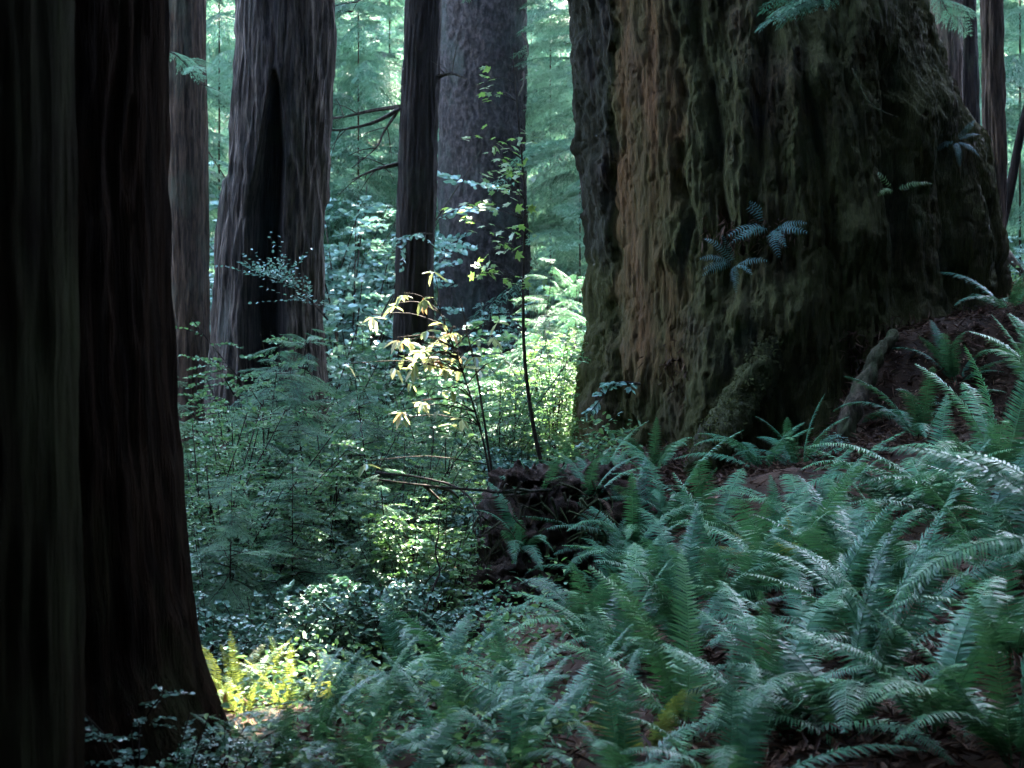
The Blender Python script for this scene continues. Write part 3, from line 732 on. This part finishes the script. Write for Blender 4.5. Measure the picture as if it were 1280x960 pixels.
FR = [frond_mesh(600 + k, math.radians(a), math.radians(b), M['fern']) for k, (a, b) in enumerate(
    [(78, 20), (74, -5), (68, -25), (62, -40), (58, -15), (52, -50), (46, -35), (40, -20), (80, 45), (34, -45), (66, 5), (50, 0)])]
FRY = [frond_mesh(640 + k, math.radians(a), math.radians(b), M['fern_young'], 30, .17, True) for k, (a, b) in enumerate([(76, 30), (66, 0), (56, -25), (45, -30), (82, 55)])]
FRS = [frond_mesh(650 + k, math.radians(a), math.radians(b), M['fern_young'], 40, .10) for k, (a, b) in enumerate([(76, 10), (64, -15), (55, -35), (45, -30), (80, 45)])]
FRM = [frond_mesh(656, .6, -.4, M['maple'], 15, .17, wid=.03), frond_mesh(657, .9, -.2, M['maple'], 14, .15, wid=.028)]
FRG = [frond_mesh(660 + k, math.radians(a), math.radians(b), M['fern'], 26, .19, True) for k, (a, b) in enumerate([(60, -10), (45, -30), (35, -15)])]
FRB = [frond_mesh(670 + k, math.radians(a), math.radians(b), M['epiphyte'], 15, .17, wid=.027) for k, (a, b) in enumerate([(35, -30), (20, -40), (50, -20)])]
FRD = [frond_mesh(680 + k, math.radians(a), math.radians(b), M['fern_dead'], 36, .07) for k, (a, b) in enumerate([(20, -70), (10, -50), (35, -80)])]

def fern(px, D, sc, label, n=13, lib=FR, dead=1, seed=0, group='sword ferns covering the bank', az0=None, name='sword_fern', xyz=None, tilt=0, face=0):
    x = (px - 640) / F * D; rng = np.random.default_rng(int(px * 7 + D * 131) + seed)
    loc = (x, D, g1(x, D) - .01) if xyz is None else tuple(xyz)
    r = thing(name, label, 'fern', loc, group)
    r.rotation_euler = (rng.normal() * .08 + face, rng.normal() * .08 + tilt, 0)
    tone = 1 + rng.uniform(-.42, .36)
    for k in range(n):
        o = child('frond', lib[rng.integers(len(lib))], r); o.color = (tone, tone, tone, 1)
        az = 2 * PI * k / n + rng.normal() * .25 if az0 is None else az0 + rng.normal() * 1.0
        s = sc * rng.uniform(.78, 1.18)
        o.rotation_euler = (rng.normal() * .12, rng.normal() * .10, az); o.scale = (s,) * 3
        o.location = (math.cos(az) * .03, math.sin(az) * .03, 0)
    for k in range(dead):
        o = child('frond', FRD[rng.integers(3)], r); o['label'] = 'withered brown frond'
        o.rotation_euler = (0, 0, rng.uniform(0, 2 * PI)); s = sc * rng.uniform(.6, .9); o.scale = (s,) * 3
    return r

ferns = [ # px, D, size, label, n fronds
    # on and below the root mound
    (805, 10.2, .85, 'sword fern with long frosty fronds arching left over the dark root mound', 12),
    (830, 10.9, .85, 'sword fern with one upright frond before the mossy root of the giant redwood', 10),
    (890, 10.6, .85, 'sword fern with stiff upright fronds just right of the mossy root', 9),
    (745, 12.0, .70, 'sword fern on top of the root mound against the giant redwood foot', 11),
    (790, 11.5, .55, 'small sword fern between the mound top and the mossy root', 8),
    (772, 9.2, .62, 'sword fern with pale tips low on the left face of the root mound', 10),
    (850, 9.2, .80, 'sword fern in the middle of the bank below the mossy root', 13),
    (735, 7.9, .66, 'sword fern at the left foot of the root mound', 12),
    (640, 7.2, .52, 'sword fern alone at the left end of the fern bank', 12),
    (770, 7.4, .75, 'sword fern below the root mound among brown withered fronds', 13),
    (575, 8.1, .40, 'small fern in the hollow left of the root mound foot', 9),
    (815, 12.5, .55, 'small fern tucked against the giant trunk just left of the mossy root', 9),
    (955, 12.0, .62, 'fern in the shadow right below the mossy root of the giant redwood', 10),
    (1000, 11.7, .55, 'fern left of the lower end of the curved pale root', 10),
    (1150, 11.8, .70, 'fern right of the curved pale root at the edge of the bare litter', 11),
    (1012, 10.2, .85, 'sword fern with broad arching fronds left of the curved pale root', 13),
    (1140, 8.0, .85, 'sword fern crowded between larger ferns at middle right', 13),
    (860, 7.5, .70, 'sword fern with crossing fronds in the lower middle of the bank', 12),
    # middle of the bank
    (960, 9.8, .85, 'sword fern spreading at the foot of the shadowed trunk base', 13),
    (1075, 9.5, .85, 'sword fern just in front of the curved pale root', 13),
    (1120, 10.4, .80, 'sword fern with light green fronds crossing the curved pale root', 12),
    (1170, 10.2, .95, 'sword fern with bluish fronds at the top of the bank', 14),
    (1250, 10.6, 1.0, 'tall sword fern rising against the litter slope at the right edge', 13),
    (1195, 12.6, .62, 'smaller fern high on the bare litter slope', 10),
    (1262, 13.4, .66, 'fern highest on the litter slope below the slender reddish trunk', 10),
    (1310, 11.8, .95, 'sword fern reaching in from the right edge highest on the slope', 12),
    (1225, 9.2, .90, 'sword fern just below the tallest fern on the right', 13),
    (990, 8.6, .80, 'sword fern in the centre of the bank under the pale lobed fern', 13),
    (920, 8.3, .75, 'sword fern with drooping tips in the middle of the bank', 13),
    (1060, 8.3, .85, 'sword fern with bluish sheen in the middle right of the bank', 13),
    (1290, 8.2, .90, 'sword fern at the right edge halfway up the bank', 13),
    (1010, 7.2, .75, 'sword fern right of the bare brown patch', 13),
    (1100, 6.9, .80, 'sword fern in the lower right quarter of the bank', 13),
    (1270, 6.6, .85, 'sword fern low at the right edge', 13),
    # nearest rows
    (700, 6.3, .70, 'sword fern near the bottom edge, left of the bright green fern', 12),
    (590, 6.6, .65, 'sword fern near the bottom edge at the end of the sun patch', 12),
    (520, 6.9, .55, 'small sword fern near the bottom edge beside the black snag', 10),
    (470, 6.4, .50, 'small bluish fern at the bottom edge below the black snag', 9),
    (390, 6.0, .42, 'low fern at the bottom edge below the yellow sunlit fern', 9),
    (860, 6.0, .70, 'sword fern near the bottom edge in the middle of the front row', 12),
    (960, 5.9, .75, 'sword fern in the front row below the bare brown patch', 13),
    (1060, 5.7, .75, 'sword fern in the front row with a broad bluish frond', 13),
    (1170, 5.6, .80, 'sword fern in the front row toward the lower right corner', 13),
    (1270, 5.3, .80, 'sword fern filling the lower right corner', 13),
    (345, 5.6, .40, 'small fern on the brown litter below the sunlit patch', 9),
    (235, 5.3, .36, 'tiny fern at the foot of the flared black trunk by the bottom edge', 8),
    (450, 5.7, .45, 'small fern at the bottom edge right of the snag and left of the larger ferns', 9),
    (560, 5.8, .50, 'fern at the bottom edge halfway between the snag and the bright green fern', 10),
    (500, 5.2, .45, 'fern cut by the bottom edge below the snag', 9),
    (300, 5.8, .32, 'tiny fern just below the sunlit ferns', 8),
    (640, 5.6, .55, 'sword fern cut by the bottom edge left of the bright green fern', 10),
    (780, 5.3, .60, 'sword fern cut by the bottom edge beneath the bright green fern', 11),
    (910, 5.0, .60, 'sword fern cut by the bottom edge, nearest in the middle', 11),
]
for k, (px, D, sc, lab, n) in enumerate(ferns):
    fern(px, D, sc * 1.12, lab, n - 1, dead=2 if k % 2 else 3)
fern(1385, 5.6, .88, 'large blurred fern leaning in over the bank from the right edge', 9, az0=PI - .1, dead=0, xyz=(2.25, 5.4, .95))
GY = 'yellow green ferns with lacy fronds'
fern(305, 6.7, .42, 'yellow fern brightly lit by the sun at the foot of the black trunk', 12, FRS, 0, group=GY, name='lady_fern')
fern(360, 6.9, .42, 'sunlit yellow fern with a browning frond, right of the brightest fern', 11, FRS, 1, group=GY, name='lady_fern')
fern(278, 7.0, .46, 'pale sunlit fern directly against the edge of the black trunk', 11, FRS, 0, group=GY, name='lady_fern')
fern(425, 7.6, .36, 'yellow green fern beside the crooked black snag', 7, FRY, 0, group=GY, name='lady_fern')
fern(975, 8.9, .55, 'pale lobed yellow green fern among the dark ferns below the giant redwood', 5, FRY, 0, group=GY, name='lady_fern', az0=PI + .5)
fern(805, 5.9, .42, 'bright green fern low in the front row', 6, FRY, 0, group=GY, name='lady_fern')
fern(112, 5.0, .30, 'small olive fern at the foot of the nearest trunk', 7, FRY, 0, group=GY, name='lady_fern')

GM = 'ferns rooted on the root mound'
fern(676, 10.4, .50, 'fern sprouting from the top of the root mound at its left end', 8, group=GM, xyz=P(676, 640, 10.35))
fern(732, 10.6, .60, 'fern sprouting from the top of the root mound at its right end', 9, group=GM, xyz=P(735, 628, 10.45))
fern(785, 10.2, .72, 'fern on the right face of the root mound with fronds drooping left across it', 9, group=GM, xyz=P(790, 690, 9.9), az0=PI)
fern(648, 10.1, .55, 'fern hanging down the dark front of the root mound', 8, group=GM, xyz=P(655, 690, 9.95), az0=PI * 1.2)
# epiphytic fern on the trunk of the giant
def on_big(px, py, out=.04):
    D = 13.0
    for _ in range(6):
        p = P(px, py, D); z = p[2]
        l = np.interp(z, [0.9, 2.4, 3.7, 4.3, 5.8], [.74, .85, .80, .75, .66]); rr = np.interp(z, [0.9, 2.4, 3.7, 4.3, 5.8], [5.4, 5.25, 5.18, 4.85, 4.4])
        c, R = (l + rr) / 2, (rr - l) / 2
        D = 15.4 - math.sqrt(max(R * R - (p[0] - c) ** 2, .05))
    return P(px, py, D - out)
GE = 'ferns rooted in the bark of the giant redwood'
for (px, py, n, sc, lab, lib) in [(965, 285, 13, .40, 'bluish leather fern growing out of the giant trunk above the bank', FRB), (918, 330, 11, .32, 'lower lobed leaves hanging on the giant trunk left of the leather fern', FRB), (1118, 236, 3, .34, 'single bright green fern sprig high on the dark side of the giant trunk', FRM),
                                  (1195, 175, 7, .30, 'pale shiny leaves on the shoulder at the right edge of the giant trunk', FRB)]:
    p = on_big(px, py)
    fern(px, 13, sc, lab, n, lib, 0, group=GE, name='leather_fern', xyz=p, face=.95)

# ------------------------------------------------------- mound, roots, twigs
def blob(mb, ctr, size, n=60, m=40, amp=.2, fr=2.2, seed=0, t=.5):
    th = np.arange(n) / n * 2 * PI; ph = np.linspace(.02, PI - .02, m); TH, PH = np.meshgrid(th, ph)
    d = np.stack([np.sin(PH) * np.cos(TH), np.sin(PH) * np.sin(TH), np.cos(PH)], -1)
    k = 1 + amp * fbm(d[..., 0] * fr + seed, d[..., 1] * fr, d[..., 2] * fr, 5) + amp * .5 * (1 - 2 * np.abs(vn(d[..., 0] * fr * 3, d[..., 1] * fr * 3 + seed, d[..., 2] * fr * 2)))
    v = np.asarray(ctr) + d * k[..., None] * np.asarray(size)
    i = np.arange(m - 1)[:, None] * n; j = np.arange(n)[None]
    q = np.stack([i + j, i + n + j, i + n + (j + 1) % n, i + (j + 1) % n], -1).reshape(-1, 4)
    mb.add(v.reshape(-1, 3), [q, np.arange(n)[None, ::-1].copy() if False else np.arange(n)[None], (np.arange(n) + (m - 1) * n)[None, ::-1]], t)

r = thing('root_mound', 'dark earthy root mound with hanging rootlets below the left foot of the giant redwood', 'stump', base(665, 10.4))
mb = MB()
blob(mb, P(672, 690, 10.6), (.42, .55, .66), 110, 90, .18, 2.4, 1)
blob(mb, P(730, 680, 10.9), (.55, .6, .60), 100, 80, .17, 2.4, 3)
blob(mb, P(618, 800, 9.6), (.26, .32, .26), 90, 60, .2, 2.6, 5)
blob(mb, P(640, 765, 10.0), (.30, .4, .40), 90, 60, .18, 2.6, 2)
V = np.concatenate(mb.v); mb.v = [V + (np.stack([vn(V[:, 0] * 7, V[:, 1] * 7, V[:, 2] * 18), vn(V[:, 0] * 7 + 9, V[:, 1] * 7, V[:, 2] * 18), .4 * vn(V[:, 0] * 12, V[:, 1] * 12 + 5, V[:, 2] * 12)], -1)) * .045]
mb.part('earth', M['earth'], r, True)
mb = MB(); rng = np.random.default_rng(800)
for k in range(130):
    a = P(rng.uniform(596, 760), rng.uniform(600, 770), rng.uniform(9.7, 10.3)); b = a + rng.normal(size=3) * [.12, .06, .05] - [0, -.02, rng.uniform(.05, .3)]
    tube(mb, curve([a, (a + b) / 2 + rng.normal(size=3) * .04, b], 5), np.linspace(.009, .003, 6) * rng.uniform(.5, 1.6), 4)
mb.part('rootlets', M['root'], r)

r = thing('buttress_root', 'moss covered buttress root running down from the giant redwood toward the ferns', 'root', P(905, 600, 12.4))
mb = MB()
c = curve([on_big(975, 415, .02), on_big(950, 465, .20), on_big(920, 515, .32), P(893, 555, 12.5), P(876, 605, 12.3), P(860, 700, 12.1)], 70)
tube(mb, c, np.interp(np.arange(71), [0, 15, 35, 50, 70], [.10, .15, .14, .12, .11]), 36)
V = mb.v[0]; N_ = unit(V - np.repeat(c, 36, 0))
mb.v[0] = V + N_ * (.045 * fbm(V[:, 0] * 6, V[:, 1] * 6, V[:, 2] * 6, 5) + .045 * (1 - 2 * np.abs(vn(V[:, 0] * 9, V[:, 1] * 9, V[:, 2] * 2.5))))[:, None]
mb.part('root', M['mossroot'], r, True)
mb = MB(); rng = np.random.default_rng(810)     # moss tufts
p = np.repeat(c, 40, 0); p = p + unit(rng.normal(size=p.shape) + [-.3, -.5, .8]) * rng.uniform(.12, .24, (len(p), 1))
leaves(mb, p, unit(rng.normal(size=p.shape) + [0, 0, -.5]), unit(rng.normal(size=p.shape)), .04, .014, rng.random(len(p))); tag(mb.part('moss', M['moss'], r), kind='stuff')

r = thing('curved_root', 'bare curved pale root standing on the bank between the giant redwood and the ferns', 'root', P(1080, 570, 12.6))
mb = MB(); c = curve([P(1118, 418, 13.0), P(1100, 440, 12.8), P(1085, 470, 12.7), P(1068, 505, 12.5), P(1060, 540, 12.4), P(1074, 568, 12.35), P(1092, 590, 12.35)], 24)
c = curve(c, 60)
tube(mb, c, np.interp(np.arange(61), [0, 10, 30, 45, 60], [.03, .055, .072, .06, .075]), 24)
V = mb.v[0]; N_ = unit(V - np.repeat(c, 24, 0))
mb.v[0] = V + N_ * (.03 * fbm(V[:, 0] * 8, V[:, 1] * 8, V[:, 2] * 3, 4) + .018 * (1 - 2 * np.abs(vn(V[:, 0] * 30, V[:, 1] * 30, V[:, 2] * 4))))[:, None]
mb.part('root', M['root'], r, True)

def needles_clump(px, py, D, s, label, seed):
    r = thing('needle_heap', label, 'litter heap', P(px, py + 30, D), 'heaps of fallen redwood needles'); mb = MB(); rng = np.random.default_rng(seed)
    n = 420; q = rng.normal(size=(n, 2)) * s
    p = np.array([on_big(px + u, py + v, .05) for u, v in q]) + rng.normal(size=(n, 3)) * .03
    leaves(mb, p, unit(rng.normal(size=(n, 3)) * [.7, .4, .6] + [-.2, -.2, -.8]), unit(rng.normal(size=(n, 3)) * .6 + [0, -1, 0.3]), rng.uniform(.05, .13, n), rng.uniform(.006, .014, n), rng.random(n), .1, .4)
    mb.part('needles', M['litter'], r)
needles_clump(880, 462, 12.75, (24, 16), 'red brown heap of dead needles caught at the giant trunk above the mossy root', 820)
needles_clump(945, 292, 12.9, (26, 10), 'dead needles gathered around the leather fern on the giant trunk', 822)
needles_clump(1100, 432, 12.9, (22, 14), 'dead needles heaped over the upper end of the curved pale root', 823)
needles_clump(905, 505, 12.6, (14, 22), 'lower spill of dead needles beside the mossy root', 821)

def stick(name, label, pts, r0, r1, mat='twig', n=14, cat='twig', group=None, side=0, seed=0):
    c = curve([P(*p) for p in pts], n); r = thing(name, label, cat, c[0], group); mb = MB(); rng = np.random.default_rng(seed)
    c = c + np.concatenate([[[0, 0, 0]], rng.normal(size=(n, 3)) * r0 * .5])
    tube(mb, c, np.linspace(r0, r1, n + 1), 6)
    for q in range(side):
        i = rng.integers(2, n); e = c[i] + rng.normal(size=3) * [.15, .12, .1]
        tube(mb, curve([c[i], (c[i] + e) / 2 + rng.normal(size=3) * .015, e], 4), np.linspace(r1 * 1.2, r1 * .5, 5), 4)
    mb.part('stem', M[mat], r, True); return r, c
GT = 'bare twigs crossing the hollow'
stick('fallen_branch', 'long thin dark branch lying level across the hollow toward the root mound', [(455, 597, 10.2), (520, 606, 10.15), (590, 612, 10.1), (640, 616, 10.1), (690, 612, 10.15)], .007, .012, group=GT, side=5, seed=1)
stick('fallen_branch', 'second thin branch just under the level one, arching at its left end', [(470, 590, 10.6), (540, 600, 10.4), (575, 612, 10.2), (598, 640, 10.0), (600, 680, 9.9)], .010, .006, group=GT, side=4, seed=2)
stick('dead_twig', 'bare crooked twig slanting up from the ferns left of the root mound', [(508, 820, 8.7), (525, 770, 8.8), (548, 720, 8.9), (545, 690, 8.95), (553, 640, 9)], .010, .004, group=GT, side=4, seed=3)
stick('snag', 'short crooked black snag standing in the sun patch near the bottom edge', [(413, 925, 7.5), (410, 900, 7.5), (422, 882, 7.5), (417, 855, 7.5), (421, 835, 7.55)], .020, .010, 'bark_dark', cat='snag', side=3, seed=4)
stick('dead_twig', 'thin upright stem in the middle of the young hemlocks', [(330, 640, 11.3), (331, 590, 11.3), (329, 540, 11.3), (330, 500, 11.3)], .010, .005, group=GT, side=5, seed=5)
stick('dead_twig', 'pale hair thin twig drooping across the dark side of the giant trunk', [(1065, 85, 12.9), (1085, 125, 12.85), (1105, 140, 12.8), (1122, 147, 12.8)], .006, .004, 'root', group=GT, seed=6)

GL = 'sticks lying on the litter slope'
for k, (px, py, D, a, ln, lab) in enumerate([(1150, 440, 14.2, .2, .9, 'grey stick lying level on the litter slope'), (1215, 410, 15, -.5, .7, 'dark stick lying downhill near the top of the litter slope'),
                                        (1130, 475, 13.4, .9, .6, 'short stick just above the bluish fern on the litter slope'), (985, 590, 12.4, .1, .8, 'thin stick on the litter left of the curved root')]):
    x, y = (px - 640) / F * D, D; t_ = np.linspace(-.5, .5, 7) * ln; X_, Y_ = x + t_ * math.cos(a), y + t_ * math.sin(a); c = np.stack([X_, Y_, ground(X_, Y_) + .05], -1)
    r = thing('fallen_stick', lab, 'stick', c[3], GL); mb = MB(); tube(mb, c + np.random.default_rng(k).normal(size=c.shape) * .012, np.linspace(.018, .008, 7), 6); mb.part('stem', M['root'], r, True)

# ----------------------------------------------- rhododendron and vine maple
rr = thing('rhododendron', 'spindly rhododendron with large drooping leaves glowing in the sun', 'shrub', P(615, 640, 10.5))
st = [curve([P(618, 640, 10.5), P(606, 560, 10.5), P(580, 470, 10.5), P(551, 392, 10.5)], 16), curve([P(622, 640, 10.6), P(598, 480, 10.7), P(585, 420, 10.7), P(577, 380, 10.7)], 16)]
mb = MB()
for s in st: tube(mb, s, np.linspace(.011, .005, 17), 6)
allp = np.concatenate(st)
whorls = [(466, 397, .8, 5), (502, 369, .4, 6), (492, 383, .35, 4), (530, 374, .5, 5), (496, 425, .85, 6), (511, 428, .7, 6), (527, 440, .9, 7), (536, 448, .8, 7), (554, 420, .9, 6), (566, 417, .7, 5), (548, 450, .9, 7), (560, 458, .85, 6), (598, 462, .8, 6), (493, 460, .6, 4), (516, 462, .75, 5), (504, 447, .4, 4), (527, 503, .7, 5), (502, 516, .9, 6), (578, 524, .8, 3), (617, 422, .6, 4), (457, 580, .4, 4), (436, 458, .7, 3), (571, 445, .85, 5), (541, 430, .85, 6)]
lv = MB(); rng = np.random.default_rng(900)
whorls += [(rng.normal(555, 42), rng.normal(455, 48), .35, rng.integers(2, 5)) for _ in range(22)]  # lower tint paints these whorls as out of the sun
for px, py, tn, n in whorls:
    e = P(px, py, 10.5 + rng.normal() * .15)
    a = allp[np.argmin(np.linalg.norm((allp - e) * [1, 1, .8], axis=1) + .5 * np.maximum(allp[:, 2] - e[2] + .05, 0))]
    c = curve([a, (a + e) / 2 + [0, 0, .06], e + [0, 0, .02]], 6); tube(mb, c, np.linspace(.005, .003, 7), 4)
    az = rng.uniform(0, 2 * PI) + np.arange(n) * 2.4; dr = rng.uniform(-1.5, .35, n)
    d = np.stack([np.cos(az), np.sin(az), dr], -1); nr = unit(np.stack([np.cos(az) * .9, np.sin(az) * .9, np.ones(n)], -1) + rng.normal(size=(n, 3)) * .2)
    leaves(lv, np.repeat(e[None], n, 0), d, nr, rng.uniform(.07, .145, n), rng.uniform(.03, .055, n), np.clip(tn - .18 + rng.normal(size=n) * .16, 0, .93), .1, .18)
leaves(lv, P(529, 372, 10.4)[None].repeat(2, 0), np.array([[0, 0, -1.], [.2, 0, -1]]), np.array([[0, -1., .1]] * 2), .13, .03, 1.0, .1, .05)
mb.part('stem', M['twig'], rr, True); lv.part('foliage', M['rhodo'], rr)

def palmate(mb, pos, d, nrm, size, tint):
    d = unit(d); s = unit(np.cross(nrm, d)); n = np.cross(d, s); N = len(pos)
    ang = np.radians([-150, -100, -75, -50, -25, 0, 25, 50, 75, 100, 150]); rad = np.array([.25, .6, .42, .88, .5, 1.0, .5, .88, .42, .6, .25])
    v = [pos] + [pos + (d * (math.cos(a) * q + .15) + s * math.sin(a) * q) * size[:, None] - n * (q ** 2 * .18 * size[:, None]) for a, q in zip(ang, rad)]
    v = np.stack(v, 1); k = np.arange(N)[:, None] * 12
    mb.add(v.reshape(-1, 3), np.concatenate([k + np.array([[0, i, i + 1]]) for i in range(1, 11)]), np.repeat(tint, 12))
vm = thing('vine_maple', 'slender upright maple sapling with thin bright green leaves before the grey trunk', 'sapling', P(688, 625, 11.2))
mb = MB(); lv = MB(); rng = np.random.default_rng(910)
s1 = curve([P(688, 625, 11.2), P(668, 540, 11.2), P(656, 450, 11.2), P(654, 350, 11.2), P(656, 250, 11.2), P(648, 150, 11.2), P(640, 60, 11.2)], 24); tube(mb, s1, np.linspace(.021, .004, 25), 6)
mts = [(600, 170), (615, 215), (625, 205), (640, 200), (650, 180), (632, 235), (645, 240), (610, 250), (590, 275), (640, 285), (650, 290), (628, 300), (613, 325), (640, 315), (595, 330), (655, 220), (622, 115), (615, 120), (660, 170), (635, 345), (648, 355), (590, 260), (605, 290), (588, 255), (604, 342), (632, 215), (657, 355), (612, 98), (628, 185), (642, 260)]
for px, py in mts:
    e = P(px, py, 11.2 + rng.normal() * .2); k = np.argmin(np.abs(s1[:, 2] - e[2] + .12)); a = s1[k]
    c = curve([a, (a + e) / 2 + [0, 0, .03], e], 5); tube(mb, c, np.linspace(.004, .002, 6), 4)
    n = 6; pos = e + rng.normal(size=(n, 3)) * [.07, .06, .035]; 
    palmate(lv, pos, rng.normal(size=(n, 3)) * [1, 1, .2], unit(rng.normal(size=(n, 3)) * .45 + [0, -.35, 1]), rng.uniform(.04, .07, n), rng.uniform(.3, .9, n))
palmate(lv, P(658, 355, 11.1)[None], np.array([[.6, -.2, -.3]]), np.array([[0, -1., .5]]), np.array([.05]), np.array([1.]))
mb.part('stem', M['twig'], vm, True); lv.part('foliage', M['maple'], vm)

# small-leaved branch crossing the trunk of the scarred tree, sprays at the frame top
def spray(name, label, start, end, n, lL, mat, seed, cat='branch', boughs=False, sc=1.0):
    a, b = P(*start), P(*end); r = thing(name, label, cat, a); mb, lv = MB(), MB(); rng = np.random.default_rng(seed)
    c = curve([a, (a + b) / 2 + [0, 0, .12], b], 10); tube(mb, c, np.linspace(.012, .004, 11), 5)
    for k in range(n):
        i = rng.integers(2, 11); d = unit((b - a) / np.linalg.norm(b - a) + rng.normal(size=3) * [.8, .8, .4]); 
        if boughs:
            put_bough(lv, mb, BOUGHS[k % 4], c[i], rotm(math.atan2(d[1], d[0]), rng.uniform(-.3, .1), rng.normal() * .2), sc * rng.uniform(.7, 1.2), rng.normal() * .1)
        else:
            ln = rng.uniform(.15, .4) * sc; m = 9; t = (np.arange(m) + 1) / m; p = c[i] + d * ln * t[:, None]; tube(mb, p[[0, m // 2, m - 1]], [.003, .002, .001], 3, cap=False)
            leaves(lv, p, rng.normal(size=(m, 3)) * [1, 1, .3] + d, unit(rng.normal(size=(m, 3)) * .4 + [0, 0, 1]), rng.uniform(.7, 1.2, m) * lL, lL * .6, rng.random(m))
    mb.part('stem', M['twig'], r); lv.part('foliage', M[mat], r)
spray('hemlock_branch', 'dark hemlock sprays hanging in front of the giant trunk at the top edge', (1100, -60, 12.6), (1040, 0, 12.3), 34, .03, 'hemlock', 920, boughs=True, sc=.62)
spray('hemlock_branch', 'green hemlock tips hanging at the top edge between slim black and grey trunk', (640, -60, 17), (585, -10, 16.8), 8, .03, 'hemlock', 921, boughs=True, sc=.6)
spray('hemlock_branch', 'hemlock sprays hanging at the top edge between scarred and slim black trunk', (505, -80, 19), (440, 15, 18.5), 12, .03, 'hemlock', 922, boughs=True, sc=.8)
spray('hemlock_branch', 'bluish sprays crossing the slim brown trunk near the top of the view', (195, 60, 18), (250, 105, 18), 6, .03, 'hemlock_far', 923, boughs=True, sc=.55)
spray('hemlock_branch', 'green sprays beside the brown trunk at the upper right top edge', (1140, -40, 20), (1185, 15, 20), 7, .03, 'hemlock_far', 924, boughs=True, sc=.6)
spray('leafy_branch', 'thin leafy twig stretching left from the slim black trunk near its foot', (540, 292, 19.5), (490, 318, 19), 14, .075, 'bluish', 925)
spray('leafy_branch', 'leafy branch across the black hollow of the fire scarred trunk', (410, 400, 15.5), (330, 345, 15.5), 44, .05, 'bluish', 926, sc=1.6)
spray('leafy_branch', 'pale leafed twig reaching out from the lower left of the giant trunk', (800, 480, 12.2), (738, 515, 12.0), 9, .07, 'bluish', 927, sc=.5)

# --------------------------------- unseen foliage added to shade the clearing
mb = MB(); rng = np.random.default_rng(950)
for ctr, size, n in [((0, -11, 10), (16, 5, 15), 9000), ((-13, -4, 12), (6, 8, 18), 5000), ((14, -4, 12), (6, 8, 18), 5000),     # added masses blocking light behind the viewer
                     ((0, -3, 26), (13, 8, 5), 2200), ((17, 8, 18), (5, 9, 10), 2500), ((-9, 2, 20), (5, 5, 10), 700), ((-15, 6, 5), (4, 10, 9), 3500), ((21, 12, 10), (4, 16, 14), 5500), ((-15, 2, 4), (4, 8, 6), 2500), ((16, 2, 4), (4, 9, 6), 2500)]:       # added masses overhead and beside
    clump_quads(mb, ctr, size, n, rng, 1.3)
# unseen leaf layers added to block the sun, openings aimed at sunlit spots
for n, y0, y1, h0, h1, lf, wx in [(9000, 3, 15, 24, 29, 1.0, 12), (6000, 14, 27, 62, 70, 1.5, 16), (1900, 27, 47, 62, 70, 1.5, 22), (7000, -14, 4, 62, 76, 1.8, 20)]:
    tgt = np.stack([rng.uniform(-wx, wx, n), rng.uniform(y0, y1, n), rng.uniform(0, 3, n)], -1)
    h = rng.uniform(h0, h1, n); c = tgt + SUN * ((h - tgt[:, 2]) / SUN[2])[:, None]
    c = c[~sun_open(c, .22)]; n = len(c)
    d = unit(rng.normal(size=(n, 3)) * [1, 1, .3]); L = rng.uniform(.7, 1.1, n) * lf
    leaves(mb, c - d * L[:, None] * .5, d, unit(rng.normal(size=(n, 3)) * .5 + SUN), L, L * .75, rng.random(n))
tag(mb.part('unseen_shading_foliage', M['canopy'], None), kind='stuff')

# ----------------------------------------------------------------------- air
HAZE = 0.00012
if HAZE:
    m = bpy.data.materials.new('haze'); m.use_nodes = True; m.node_tree.nodes.clear()
    o_ = m.node_tree.nodes.new('ShaderNodeOutputMaterial'); v_ = m.node_tree.nodes.new('ShaderNodeVolumePrincipled')
    v_.inputs['Color'].default_value = (.80, .90, .92, 1); v_.inputs['Density'].default_value = HAZE; v_.inputs['Anisotropy'].default_value = .2
    m.node_tree.links.new(v_.outputs[0], o_.inputs['Volume'])
    zl = float(ground(*np.meshgrid(np.linspace(-90, 90, 60), np.linspace(-40, 150, 80))).min()) - 1.2
    mb = MB(); X0, X1, Y0, Y1, Z1 = -96, 96, -46, 156, 78
    mb.add([(X0, Y0, zl), (X1, Y0, zl), (X1, Y1, zl), (X0, Y1, zl), (X0, Y0, Z1), (X1, Y0, Z1), (X1, Y1, Z1), (X0, Y1, Z1)],
           np.array([[0, 3, 2, 1], [4, 5, 6, 7], [0, 1, 5, 4], [1, 2, 6, 5], [2, 3, 7, 6], [3, 0, 4, 7]]))
    tag(mb.part('haze', m, None), kind='stuff')

# -------------------------------------------------------------------- camera
cd = bpy.data.cameras.new('camera'); co = bpy.data.objects.new('camera', cd); COL.objects.link(co)
co.location = (0, 0, CZ); co.rotation_euler = (PI / 2, 0, 0)
cd.sensor_width = 36; cd.lens = 36 * F / 1280; cd.clip_start = .05; cd.clip_end = 500
cd.dof.use_dof = True; cd.dof.focus_distance = 11.0; cd.dof.aperture_fstop = 3.8
scene.camera = co
scene.view_settings.view_transform = 'Standard'; scene.view_settings.look = 'None'
scene.view_settings.exposure = 5.05; scene.view_settings.gamma = 1
scene.render.engine = 'CYCLES'
cy = scene.cycles
cy.max_bounces = 6; cy.diffuse_bounces = 3; cy.glossy_bounces = 2; cy.transmission_bounces = 4; cy.transparent_max_bounces = 4; cy.volume_bounces = 0
cy.use_denoising = True; cy.use_adaptive_sampling = True; cy.adaptive_threshold = .02; cy.caustics_reflective = False; cy.caustics_refractive = False
cy.sample_clamp_indirect = 6
